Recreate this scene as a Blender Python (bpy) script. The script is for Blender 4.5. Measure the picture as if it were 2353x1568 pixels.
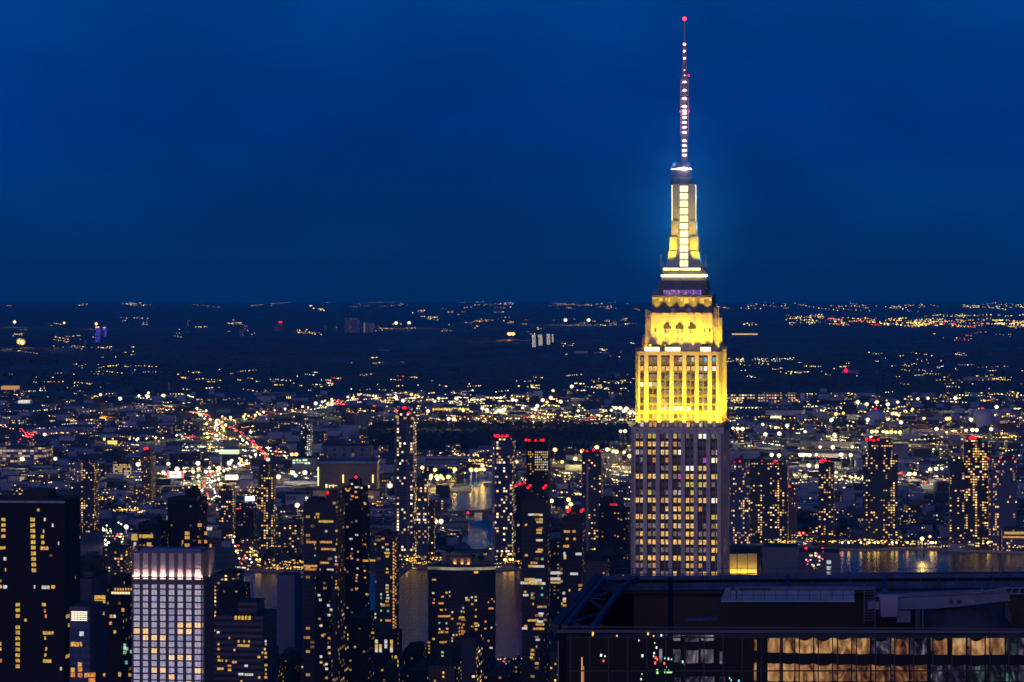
import bpy, math, random
from math import sin, cos, pi, radians, sqrt, floor, atan
from mathutils import Vector, Matrix
for o in list(bpy.data.objects): bpy.data.objects.remove(o)
SC = bpy.context.scene
COL = SC.collection
random.seed(7)
# ------------------------------------------------------------------ camera
EYE = 334.0          # viewing deck, metres above the street
FPX = 7445.0         # focal length in the unit used below (picture 2353 wide)
CXP, CYP = 1176.5, 625.0
cam = bpy.data.cameras.new('camera'); camo = bpy.data.objects.new('camera', cam); COL.objects.link(camo)
camo.location = (0, 0, EYE); camo.rotation_euler = (pi/2, 0, 0)
cam.sensor_width = 36; cam.lens = 36*FPX/2353; cam.shift_y = -(784-CYP)/2353
cam.clip_start = 5; cam.clip_end = 300000
SC.camera = camo
# ------------------------------------------------------------------ sky
W = bpy.data.worlds.new('World'); SC.world = W; W.use_nodes = True
nt = W.node_tree; N = nt.nodes; L = nt.links
bg = N['Background']
sky = N.new('ShaderNodeTexSky'); sky.sky_type = 'NISHITA'; sky.sun_disc = False
sky.sun_elevation = radians(3.5); sky.sun_rotation = radians(176); sky.altitude = 300
tc = N.new('ShaderNodeTexCoord'); sp = N.new('ShaderNodeSeparateXYZ'); L.new(tc.outputs['Generated'], sp.inputs[0])
rp = N.new('ShaderNodeValToRGB'); L.new(sp.outputs['Z'], rp.inputs['Fac'])
e = rp.color_ramp.elements
e[0].position = 0.0; e[0].color = (.0005, .034, .150, 1)
e[1].position = 1.0; e[1].color = (.002, .024, .12, 1)
for p, c in ((.012, (.0004, .031, .150, 1)), (.025, (.0003, .031, .168, 1)), (.045, (.0002, .030, .200, 1)), (.085, (.0002, .043, .225, 1)), (.3, (.0006, .03, .17, 1))):
    q = e.new(p); q.color = c
mp = N.new('ShaderNodeMapping'); mp.inputs['Scale'].default_value = (9, 9, 16); L.new(tc.outputs['Generated'], mp.inputs[0])
nz = N.new('ShaderNodeTexNoise'); nz.inputs['Scale'].default_value = 1.6; nz.inputs['Detail'].default_value = 4; L.new(mp.outputs[0], nz.inputs['Vector'])
mr = N.new('ShaderNodeMapRange'); mr.inputs['From Min'].default_value = .35; mr.inputs['From Max'].default_value = .75
mr.inputs['To Min'].default_value = .86; mr.inputs['To Max'].default_value = 1.26; L.new(nz.outputs['Fac'], mr.inputs['Value'])
vm = N.new('ShaderNodeVectorMath'); vm.operation = 'SCALE'; L.new(rp.outputs[0], vm.inputs[0]); L.new(mr.outputs[0], vm.inputs['Scale'])
va = N.new('ShaderNodeVectorMath'); va.operation = 'MULTIPLY_ADD'   # a trace of the physical sky on top of the dusk blue
L.new(sky.outputs[0], va.inputs[0]); va.inputs[1].default_value = (.00001, .0002, .0012); L.new(vm.outputs[0], va.inputs[2])
L.new(va.outputs[0], bg.inputs[0]); bg.inputs[1].default_value = 1.0
# ------------------------------------------------------------------ afterglow in the west, behind the viewer
sl = bpy.data.lights.new('afterglow', 'SUN'); sl.energy = .85; sl.angle = radians(30); sl.color = (.68, .55, .95)
so = bpy.data.objects.new('afterglow', sl); COL.objects.link(so)
so.rotation_euler = Vector((.10, 1, -.09)).to_track_quat('-Z', 'Y').to_euler()
# ------------------------------------------------------------------ render look
SC.view_settings.view_transform = 'Standard'; SC.view_settings.look = 'None'
SC.view_settings.exposure = 0; SC.view_settings.gamma = 1
cy = SC.cycles
cy.max_bounces = 4; cy.diffuse_bounces = 2; cy.glossy_bounces = 2; cy.transmission_bounces = 2; cy.volume_bounces = 2
cy.sample_clamp_indirect = .7; cy.sample_clamp_direct = 25; cy.filter_width = 1.6
cy.use_denoising = True
try: cy.denoising_prefilter = 'ACCURATE'
except Exception: pass
# ------------------------------------------------------------------ pixel <-> place
CURV = 8.1e-8
def GZ(d):                       # the earth falls away with distance
    return -CURV*max(0, d-6000)**2
def ground_d(y, h=0.0):          # distance at which height h above the ground shows on row y
    t = (y-CYP)/FPX
    d = (EYE-h)/max(t, 1e-4)
    if d > 6000:
        lo, hi = 6000., 64000.
        if (EYE-h-GZ(hi))/hi > t: return hi
        for _ in range(40):
            m = (lo+hi)/2
            if (EYE-h-GZ(m))/m > t: lo = m
            else: hi = m
        d = lo
    return d
def XX(x, d): return (x-CXP)/FPX*d
def ZZ(y, d): return EYE-(y-CYP)/FPX*d
FR = dict(a=(0,720,3.6766), b=(640,720,3.6766), c=(1160,720,4.356), d=(1780,720,3.0167), e=(0,980,3.6766), f=(600,980,3.6766),
          g=(1120,1000,3.919), h=(1780,1040,3.0167), k=(0,1200,3.0988), m=(980,1260,3.515), n=(660,1180,2.981), o=(300,1340,4.284),
          p=(560,1130,5.227), q=(0,1380,4.809), r=(1000,1480,5.8825), s=(1780,1180,5.602), t=(2160,1080,4.355), D=(0,0,1/1.088))
def DC(fr, x, y):
    ox, oy, s = FR[fr]
    return (x/s+ox)/1.088, (y/s+oy)/1.088
def gp(fr, x, y, h=0.0):         # a spot on the ground
    X, Y = DC(fr, x, y); d = ground_d(Y, h)
    return Vector((XX(X, d), d, GZ(d)))
GR = radians(-6.3)               # the street grid
# ------------------------------------------------------------------ mesh helper
class MB:
    def __init__(s): s.v = []; s.f = []; s.m = []; s.uv = []; s.sm = []
    def quad(s, a, b, c, d, m=0, uv=None):
        n = len(s.v); s.v += [a, b, c, d]; s.f.append((n, n+1, n+2, n+3)); s.m.append(m); s.sm.append(False)
        s.uv += uv or [(0,0),(1,0),(1,1),(0,1)]
    def poly(s, pts, m=0):
        n = len(s.v); s.v += list(pts); s.f.append(tuple(range(n, n+len(pts)))); s.m.append(m); s.sm.append(False); s.uv += [(0,0)]*len(pts)
    def box(s, x0, x1, y0, y1, z0, z1, m=0, mtop=None, bottom=True, u0=0.0):
        w, d = x1-x0, y1-y0
        def q(a, b, c, dd, uw, us):
            s.quad(a, b, c, dd, m, [(us, z0), (us+uw, z0), (us+uw, z1), (us, z1)])
        q((x0,y0,z0),(x1,y0,z0),(x1,y0,z1),(x0,y0,z1), w, u0)
        q((x1,y0,z0),(x1,y1,z0),(x1,y1,z1),(x1,y0,z1), d, u0+w)
        q((x1,y1,z0),(x0,y1,z0),(x0,y1,z1),(x1,y1,z1), w, u0+w+d)
        q((x0,y1,z0),(x0,y0,z0),(x0,y0,z1),(x0,y1,z1), d, u0+2*w+d)
        s.quad((x0,y0,z1),(x1,y0,z1),(x1,y1,z1),(x0,y1,z1), m if mtop is None else mtop)
        if bottom: s.quad((x0,y1,z0),(x1,y1,z0),(x1,y0,z0),(x0,y0,z0), m)
        return s
    def beam(s, p, q, t, m=0, t2=None):     # square bar between two points
        p, q = Vector(p), Vector(q); a = (q-p).normalized()
        u = a.cross(Vector((0,0,1))); u = u.normalized() if u.length > 1e-4 else Vector((1,0,0))
        w = u.cross(a).normalized(); h = t/2; k = (t2 or t)/2
        c = [p+u*i*h+w*j*k for i, j in ((-1,-1),(1,-1),(1,1),(-1,1))]; e = [v+(q-p) for v in c]
        for i in range(4):
            j = (i+1) % 4; s.quad(tuple(c[j]), tuple(c[i]), tuple(e[i]), tuple(e[j]), m)
        s.quad(*[tuple(v) for v in c], m); s.quad(*[tuple(v) for v in reversed(e)], m)
        return s
    def lathe(s, prof, n=16, m=0, cx=0, cy=0, smooth=True, cap=True):
        b = len(s.v)
        for r, z in prof:
            for i in range(n):
                a = 2*pi*i/n+pi/n; s.v.append((cx+r*cos(a), cy+r*sin(a), z))
        for k in range(len(prof)-1):
            for i in range(n):
                j = (i+1) % n; s.f.append((b+k*n+i, b+k*n+j, b+(k+1)*n+j, b+(k+1)*n+i)); s.m.append(m); s.sm.append(smooth)
                s.uv += [(i*2*pi*prof[k][0]/n, prof[k][1]), ((i+1)*2*pi*prof[k][0]/n, prof[k][1]), ((i+1)*2*pi*prof[k][0]/n, prof[k+1][1]), (i*2*pi*prof[k][0]/n, prof[k+1][1])]
        if cap:
            s.f.append(tuple(b+(len(prof)-1)*n+i for i in range(n))); s.m.append(m); s.sm.append(False); s.uv += [(0,0)]*n
        return s
    def prism(s, pts, z0, z1, m=0, mtop=None):    # ccw footprint
        u = 0
        for i in range(len(pts)):
            a, b = pts[i], pts[(i+1) % len(pts)]; l = math.hypot(b[0]-a[0], b[1]-a[1])
            s.quad((a[0],a[1],z0),(b[0],b[1],z0),(b[0],b[1],z1),(a[0],a[1],z1), m, [(u,z0),(u+l,z0),(u+l,z1),(u,z1)]); u += l
        s.poly([(x, y, z1) for x, y in pts], m if mtop is None else mtop)
        return s
    def octa(s, c, r, m=0, rz=None):
        x, y, z = c; rz = rz or r; n = len(s.v)
        s.v += [(x+r,y,z),(x,y+r,z),(x-r,y,z),(x,y-r,z),(x,y,z+rz),(x,y,z-rz)]
        for i in range(4):
            j = (i+1) % 4
            for f in ((n+i, n+j, n+4), (n+j, n+i, n+5)):
                s.f.append(f); s.m.append(m); s.sm.append(True); s.uv += [(0,0)]*3
    def ball(s, c, r, m=0, seg=8, rings=5, rz=None):
        rz = rz or r
        s.lathe([(max(r*sin(pi*k/rings), .01*r), c[2]-rz*cos(pi*k/rings)) for k in range(rings+1)], seg, m, c[0], c[1])
    def build(s, name, mats, parent=None):
        me = bpy.data.meshes.new(name); me.from_pydata([tuple(v) for v in s.v], [], s.f)
        if not isinstance(mats, (list, tuple)): mats = [mats]
        for x in mats: me.materials.append(x)
        me.polygons.foreach_set('material_index', s.m); me.polygons.foreach_set('use_smooth', s.sm)
        l = me.uv_layers.new(name='UVMap'); l.data.foreach_set('uv', [c for t in s.uv for c in t])
        me.update()
        o = bpy.data.objects.new(name, me); COL.objects.link(o)
        if parent: o.parent = parent
        return o
def tag(o, label, cat, group=None):
    o['label'] = label; o['category'] = cat
    if group: o['group'] = group
    return o
def struct(o): o['kind'] = 'structure'; return o
def stuff(o, label=None, cat=None):
    o['kind'] = 'stuff'
    if label: o['label'] = label
    if cat: o['category'] = cat
    return o
def thing(name, label, cat, loc=(0,0,0), rz=0.0, group=None):
    o = bpy.data.objects.new(name, None); COL.objects.link(o); o.location = loc; o.rotation_euler = (0,0,rz)
    return tag(o, label, cat, group)
def copy_part(o, parent, loc=None):
    c = o.copy(); COL.objects.link(c); c.parent = parent
    if loc is not None: c.location = loc
    return c
# ------------------------------------------------------------------ materials
def newmat(name):
    m = bpy.data.materials.new(name); m.use_nodes = True
    return m, m.node_tree.nodes, m.node_tree.links, m.node_tree.nodes['Principled BSDF']
def P(name, col, rough=.7, metal=0.0, var=.25, scale=.3, spec=.5):
    m, n, l, b = newmat(name)
    b.inputs['Roughness'].default_value = rough; b.inputs['Metallic'].default_value = metal; b.inputs['Specular IOR Level'].default_value = spec
    t = n.new('ShaderNodeTexCoord'); z = n.new('ShaderNodeTexNoise'); z.inputs['Scale'].default_value = scale; z.inputs['Detail'].default_value = 5
    l.new(t.outputs['Object'], z.inputs['Vector'])
    r = n.new('ShaderNodeMapRange'); r.inputs['From Min'].default_value = .3; r.inputs['From Max'].default_value = .7
    r.inputs['To Min'].default_value = 1-var; r.inputs['To Max'].default_value = 1+var; l.new(z.outputs['Fac'], r.inputs['Value'])
    v = n.new('ShaderNodeVectorMath'); v.operation = 'SCALE'; v.inputs[0].default_value = col; l.new(r.outputs[0], v.inputs['Scale'])
    l.new(v.outputs[0], b.inputs['Base Color'])
    return m
def E(name, col, s, light=False):
    m, n, l, b = newmat(name)
    b.inputs['Base Color'].default_value = (.02,.02,.02,1); b.inputs['Emission Color'].default_value = (*col, 1)
    b.inputs['Emission Strength'].default_value = s; b.inputs['Roughness'].default_value = .4
    m.cycles.emission_sampling = 'FRONT_BACK' if light else 'NONE'
    return m
def EV(name, cols, s, scale=.8, lo=.35, hi=1.2, stretch=(1,1,1)):
    """a lit room behind glass: uneven glow, furniture and blinds as a soft pattern"""
    m, n, l, b = newmat(name)
    b.inputs['Base Color'].default_value = (.02,.02,.025,1); b.inputs['Roughness'].default_value = .25
    t = n.new('ShaderNodeTexCoord'); mp = n.new('ShaderNodeMapping'); mp.inputs['Scale'].default_value = stretch; l.new(t.outputs['Object'], mp.inputs[0])
    gi = n.new('ShaderNodeObjectInfo'); ad = n.new('ShaderNodeVectorMath'); ad.operation = 'ADD'; l.new(mp.outputs[0], ad.inputs[0])
    mu = n.new('ShaderNodeMath'); mu.operation = 'MULTIPLY'; mu.inputs[1].default_value = 57; l.new(gi.outputs['Random'], mu.inputs[0]); l.new(mu.outputs[0], ad.inputs[1])
    z = n.new('ShaderNodeTexNoise'); z.inputs['Scale'].default_value = scale; z.inputs['Detail'].default_value = 3; l.new(ad.outputs[0], z.inputs['Vector'])
    r = n.new('ShaderNodeMapRange'); r.inputs['From Min'].default_value = .35; r.inputs['From Max'].default_value = .65
    r.inputs['To Min'].default_value = lo; r.inputs['To Max'].default_value = hi; l.new(z.outputs['Fac'], r.inputs['Value'])
    cr = n.new('ShaderNodeValToRGB'); el = cr.color_ramp.elements
    el[0].color = (*cols[0], 1); el[1].color = (*cols[-1], 1)
    for i, c in enumerate(cols[1:-1]): q = el.new((i+1)/(len(cols)-1)); q.color = (*c, 1)
    w = n.new('ShaderNodeTexWhiteNoise'); w.noise_dimensions = '1D'; l.new(gi.outputs['Random'], w.inputs['W']); l.new(w.outputs['Value'], cr.inputs[0])
    l.new(cr.outputs[0], b.inputs['Emission Color'])
    ms = n.new('ShaderNodeMath'); ms.operation = 'MULTIPLY'; ms.inputs[1].default_value = s; l.new(r.outputs[0], ms.inputs[0]); l.new(ms.outputs[0], b.inputs['Emission Strength'])
    m.cycles.emission_sampling = 'NONE'
    return m
WARM = [(1,.42,.06), (1,.55,.12), (1,.72,.3), (1,.6,.15), (.9,.85,.7)]
def FAC(name, wall, glass=(.012,.016,.025), bay=3.0, flo=3.2, ww=.55, wh=.5, p=.25, cols=WARM, s=1.2, rowp=0.0, wvar=.15, rough=.3, clus=1.0):
    """facade: storeys and bays of windows in the wall, some rooms lit"""
    m, n, l, b = newmat(name)
    def M(op, a, c=None, d=None):
        x = n.new('ShaderNodeMath'); x.operation = op
        for i, q in enumerate((a, c, d)):
            if q is None: continue
            if isinstance(q, (int, float)): x.inputs[i].default_value = q
            else: l.new(q, x.inputs[i])
        return x.outputs[0]
    uv = n.new('ShaderNodeUVMap'); sp = n.new('ShaderNodeSeparateXYZ'); l.new(uv.outputs[0], sp.inputs[0])
    oi = n.new('ShaderNodeObjectInfo'); rnd = M('MULTIPLY', oi.outputs['Random'], 913.0)
    u = M('DIVIDE', sp.outputs[0], bay); v = M('DIVIDE', sp.outputs[1], flo)
    cu, cv, fu, fv = M('FLOOR', u), M('FLOOR', v), M('FRACT', u), M('FRACT', v)
    mask = M('MULTIPLY', M('LESS_THAN', M('ABSOLUTE', M('SUBTRACT', fu, .5)), ww/2), M('LESS_THAN', M('ABSOLUTE', M('SUBTRACT', fv, .5)), wh/2))
    def WN(a, c, d):
        k = n.new('ShaderNodeCombineXYZ')
        for i, q in enumerate((a, c, d)):
            if isinstance(q, (int, float)): k.inputs[i].default_value = q
            else: l.new(q, k.inputs[i])
        w = n.new('ShaderNodeTexWhiteNoise'); w.noise_dimensions = '3D'; l.new(k.outputs[0], w.inputs['Vector']); return w, k
    w1, _ = WN(cu, cv, rnd); w2, _ = WN(cu, 5.5, rnd); w3, _ = WN(7.7, cv, rnd); w4, _ = WN(cu, cv, M('ADD', rnd, 33.3))
    kk = n.new('ShaderNodeCombineXYZ'); l.new(M('MULTIPLY', cu, .31), kk.inputs[0]); l.new(M('MULTIPLY', cv, .17), kk.inputs[1]); l.new(rnd, kk.inputs[2])
    z = n.new('ShaderNodeTexNoise'); z.inputs['Scale'].default_value = 1; l.new(kk.outputs[0], z.inputs['Vector'])
    cl = M('MULTIPLY_ADD', M('SUBTRACT', z.outputs['Fac'], .5), 5.0*clus, 1.0)
    th = M('MULTIPLY', M('MULTIPLY', M('MULTIPLY_ADD', M('POWER', w2.outputs['Value'], 2.0), 2.2, .27), cl), p)
    lit = M('MAXIMUM', M('LESS_THAN', w1.outputs['Value'], th), M('MULTIPLY', M('LESS_THAN', w3.outputs['Value'], rowp), M('LESS_THAN', w1.outputs['Value'], .75)))
    inten = M('MULTIPLY_ADD', M('POWER', w4.outputs['Value'], 2.0), 1.5, .25)
    es = M('MULTIPLY', M('MULTIPLY', lit, mask), M('MULTIPLY', inten, s))
    l.new(es, b.inputs['Emission Strength'])
    cr = n.new('ShaderNodeValToRGB'); el = cr.color_ramp.elements; el[0].color = (*cols[0], 1); el[1].color = (*cols[-1], 1)
    for i, c in enumerate(cols[1:-1]): q = el.new((i+1)/(len(cols)-1)); q.color = (*c, 1)
    s2 = n.new('ShaderNodeSeparateXYZ'); l.new(w4.outputs['Color'], s2.inputs[0]); l.new(s2.outputs[1], cr.inputs[0]); l.new(cr.outputs[0], b.inputs['Emission Color'])
    tc = n.new('ShaderNodeTexCoord'); z2 = n.new('ShaderNodeTexNoise'); z2.inputs['Scale'].default_value = .08; z2.inputs['Detail'].default_value = 5; l.new(tc.outputs['Object'], z2.inputs['Vector'])
    wc = n.new('ShaderNodeVectorMath'); wc.operation = 'SCALE'; wc.inputs[0].default_value = wall; l.new(M('MULTIPLY_ADD', M('SUBTRACT', z2.outputs['Fac'], .5), wvar*6, 1.0), wc.inputs['Scale'])
    mx = n.new('ShaderNodeMix'); mx.data_type = 'RGBA'; l.new(mask, mx.inputs[0]); l.new(wc.outputs[0], mx.inputs[6]); mx.inputs[7].default_value = (*glass, 1)
    l.new(mx.outputs[2], b.inputs['Base Color'])
    b.inputs['Specular IOR Level'].default_value = .3
    l.new(M('MULTIPLY_ADD', mask, -.3*(wall[0] > .02), rough+.55), b.inputs['Roughness'])
    m.cycles.emission_sampling = 'NONE'
    return m
M_ROOF = P('roof_dark', (.022,.024,.032), .9); M_ROOFL = P('roof_pale', (.2,.22,.28), .85)
M_DARK = P('dark_metal', (.02,.022,.03), .5); M_LIME = P('limestone', (.50,.40,.34), .85, var=.12, scale=.25)
M_RED = E('aviation_red', (1,.004,.012), 6); M_REDS = E('aviation_red_small', (1,.006,.012), 4)
# ================================================================== ground, water, roads
def polar_ground():
    rs = [0, 150, 300, 600, 1000, 1500, 2000, 2500, 3000, 3500, 4000, 4500, 5000, 5500, 6000]
    r = 6000
    while r < 63000: r *= 1.045; rs.append(r)
    n = 120; v = [(0, 0, 0)]; f = []; 
    for r in rs[1:]:
        for i in range(n):
            a = 2*pi*i/n; v.append((r*cos(a), r*sin(a), GZ(r)))
    for i in range(n): f.append((0, 1+i, 1+(i+1) % n))
    for k in range(len(rs)-2):
        for i in range(n):
            j = (i+1) % n; a = 1+k*n; f.append((a+i, a+n+i, a+n+j, a+j))
    me = bpy.data.meshes.new('ground'); me.from_pydata(v, [], f)
    for p in me.polygons: p.use_smooth = True
    o = bpy.data.objects.new('ground', me); COL.objects.link(o); struct(o); return o
gm, n, l, b = newmat('city_ground')
tc = n.new('ShaderNodeTexCoord')
def gn(sc, det=6, st=(1,1,1)):
    mp = n.new('ShaderNodeMapping'); mp.inputs['Scale'].default_value = st; mp.inputs['Rotation'].default_value = (0,0,.5); l.new(tc.outputs['Object'], mp.inputs[0])
    z = n.new('ShaderNodeTexNoise'); z.inputs['Scale'].default_value = sc; z.inputs['Detail'].default_value = det; l.new(mp.outputs[0], z.inputs['Vector']); return z
z1 = gn(.0009); z2 = gn(.012, 8)
vo = n.new('ShaderNodeTexVoronoi'); vo.inputs['Scale'].default_value = .014; l.new(tc.outputs['Object'], vo.inputs['Vector'])
cr = n.new('ShaderNodeValToRGB'); el = cr.color_ramp.elements
el[0].position = .36; el[0].color = (.022,.034,.03,1); el[1].position = .7; el[1].color = (.24,.25,.32,1)
q = el.new(.5); q.color = (.08,.09,.11,1)
mm = n.new('ShaderNodeMath'); mm.operation = 'MULTIPLY_ADD'; l.new(z2.outputs['Fac'], mm.inputs[0]); mm.inputs[1].default_value = .5
m2 = n.new('ShaderNodeMath'); m2.operation = 'MULTIPLY'; l.new(z1.outputs['Fac'], m2.inputs[0]); m2.inputs[1].default_value = .5; l.new(m2.outputs[0], mm.inputs[2])
l.new(mm.outputs[0], cr.inputs[0])
hs = n.new('ShaderNodeMix'); hs.data_type = 'RGBA'; hs.blend_type = 'MULTIPLY'; hs.inputs[0].default_value = .5; l.new(cr.outputs[0], hs.inputs[6])
bw = n.new('ShaderNodeRGBToBW'); l.new(vo.outputs['Color'], bw.inputs[0]); l.new(bw.outputs[0], hs.inputs[7])
l.new(hs.outputs[2], b.inputs['Base Color']); b.inputs['Roughness'].default_value = .9
polar_ground().data.materials.append(gm)
# water
wm, n, l, b = newmat('river_water')
b.inputs['Base Color'].default_value = (.012,.03,.06,1); b.inputs['Roughness'].default_value = .24; b.inputs['IOR'].default_value = 1.33
tc = n.new('ShaderNodeTexCoord'); z = n.new('ShaderNodeTexNoise'); z.inputs['Scale'].default_value = .06; z.inputs['Detail'].default_value = 6; l.new(tc.outputs['Object'], z.inputs['Vector'])
bp = n.new('ShaderNodeBump'); bp.inputs['Strength'].default_value = .5; bp.inputs['Distance'].default_value = .7; l.new(z.outputs['Fac'], bp.inputs['Height']); l.new(bp.outputs[0], b.inputs['Normal'])
def sheet(name, pts, mat, z=.3):
    from mathutils.geometry import tessellate_polygon
    vs = [Vector((p.x, p.y, z+p.z)) for p in pts]
    me = bpy.data.meshes.new(name); me.from_pydata([tuple(v) for v in vs], [], [tuple(t) for t in tessellate_polygon([vs])])
    me.materials.append(mat); o = bpy.data.objects.new(name, me); COL.objects.link(o)
    return struct(o)
D = lambda x, y, h=0: gp('D', x*1.0, y*1.0, h)
shore_far = [(-400,1312),(-50,1312),(300,1316),(480,1316),(560,1312),(700,1320),(800,1326),(917,1322),(940,1306),(983,1308),(1010,1290),(1060,1296),(1140,1312),(1200,1310),(1290,1300),(1400,1290),(1560,1276),(1670,1268),(1735,1254),(1800,1254),(1860,1258),(1920,1266),(1990,1267),(2080,1263),(2200,1268),(2353,1273),(2800,1282)]
near = [(2800,1480),(2353,1492),(1700,1500),(1300,1508),(1200,1512),(1140,1514),(900,1508),(690,1500),(500,1492),(300,1480),(-400,1470)]
sheet('river', [D(*p) for p in shore_far]+[D(*p) for p in near], wm)
creek = [(1012,1206),(1030,1160),(1036,1128),(1050,1104),(1075,1086),(1100,1078),(1131,1077),(1165,1076),(1170,1140),(1160,1215),(1140,1240),(1120,1262),(1085,1262),(1060,1240),(1032,1222)]
sheet('creek_water', [D(*p) for p in reversed(creek)], wm, .35)
sheet('inlet_water', [D(*p) for p in [(1668,1134),(1700,1140),(1738,1130),(1742,1122),(1700,1112),(1670,1110)]], wm, .35)
sheet('reservoir_water', [D(*p) for p in [(-30,1014),(60,1016),(160,1013),(160,1010),(60,1012),(-30,1010)]], wm, .35)
M_QUAY = P('quay_stone', (.26,.22,.2), .9, var=.3, scale=.05)
# low quay wall along the far bank
q = MB()
pts = [D(*p) for p in shore_far]
for a, c in zip(pts, pts[1:]):
    q.beam(a+Vector((0,1,1.4)), c+Vector((0,1,1.4)), 3.0, 0, 2.6)
struct(q.build('quay_pavement', M_QUAY))
M_ASPH = P('asphalt', (.10,.095,.09), .85, var=.2, scale=.05)
ROADS = {}
def road(name, pts, w, z=.5):
    """a road ribbon on the ground through picture points; returns its centre line"""
    c = [gp(f, x, y) for f, x, y in pts]; ps = []
    for i in range(len(c)-1):
        for k in range(8): ps.append(c[i].lerp(c[i+1], k/8))
    ps.append(c[-1])
    for _ in range(6): ps = [ps[0]]+[(ps[i-1]+ps[i]*2+ps[i+1])/4 for i in range(1, len(ps)-1)]+[ps[-1]]
    mb = MB()
    for i, (a, b2) in enumerate(zip(ps, ps[1:])):
        t0 = (ps[min(i+1, len(ps)-1)]-ps[max(i-1,0)]); t1 = (ps[min(i+2, len(ps)-1)]-ps[i])
        n0 = Vector((-t0.y, t0.x, 0)).normalized()*w/2; n1 = Vector((-t1.y, t1.x, 0)).normalized()*w/2; zz = Vector((0,0,z))
        mb.quad(tuple(a-n0+zz), tuple(b2-n1+zz), tuple(b2+n1+zz), tuple(a+n0+zz))
    o = struct(mb.build('road', M_ASPH)); ROADS[name] = ps; return ps
road('express_red', [('e',1700,180),('e',1880,215),('e',1960,290),('e',2150,350),('e',2280,450),('f',120,490),('f',190,570),('f',240,620),('f',120,680),('f',-60,700)], 30)
road('express_white', [('b',-60,1195),('b',200,1168),('b',450,1130),('b',620,1098),('b',700,1065),('b',900,1030),('b',1130,1026),('b',1400,1038),('b',1700,1050),('b',1950,1052)], 34, .8)
road('approach', [('e',1990,1130),('e',1960,1010),('e',1935,920),('e',1905,850),('e',1930,800),('e',2010,745),('e',2150,690),('e',2340,640)], 26, .7)
road('interchange', [('e',1980,470),('e',1985,400),('e',1960,330),('e',2010,270),('e',2200,262),('e',2353,240)], 30, .9)
road('avenue', [('k',870,380),('k',876,480),('k',888,600),('k',905,720)], 34, .6)
road('street', [('p',330,1500),('p',270,1370),('p',235,1250),('p',200,1170)], 22, .65)
road('rail_yard_road', [('e',850,470),('e',1150,480),('e',1450,470),('e',1850,420)], 20, .55)
road('west_avenue', [('e',150,330),('e',200,390),('e',260,430),('e',330,480)], 26, .6)
road('bank_road', [('c',-50,1470),('c',300,1470),('c',800,1462),('c',1300,1440),('c',1790,1440)], 26, .6)
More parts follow.
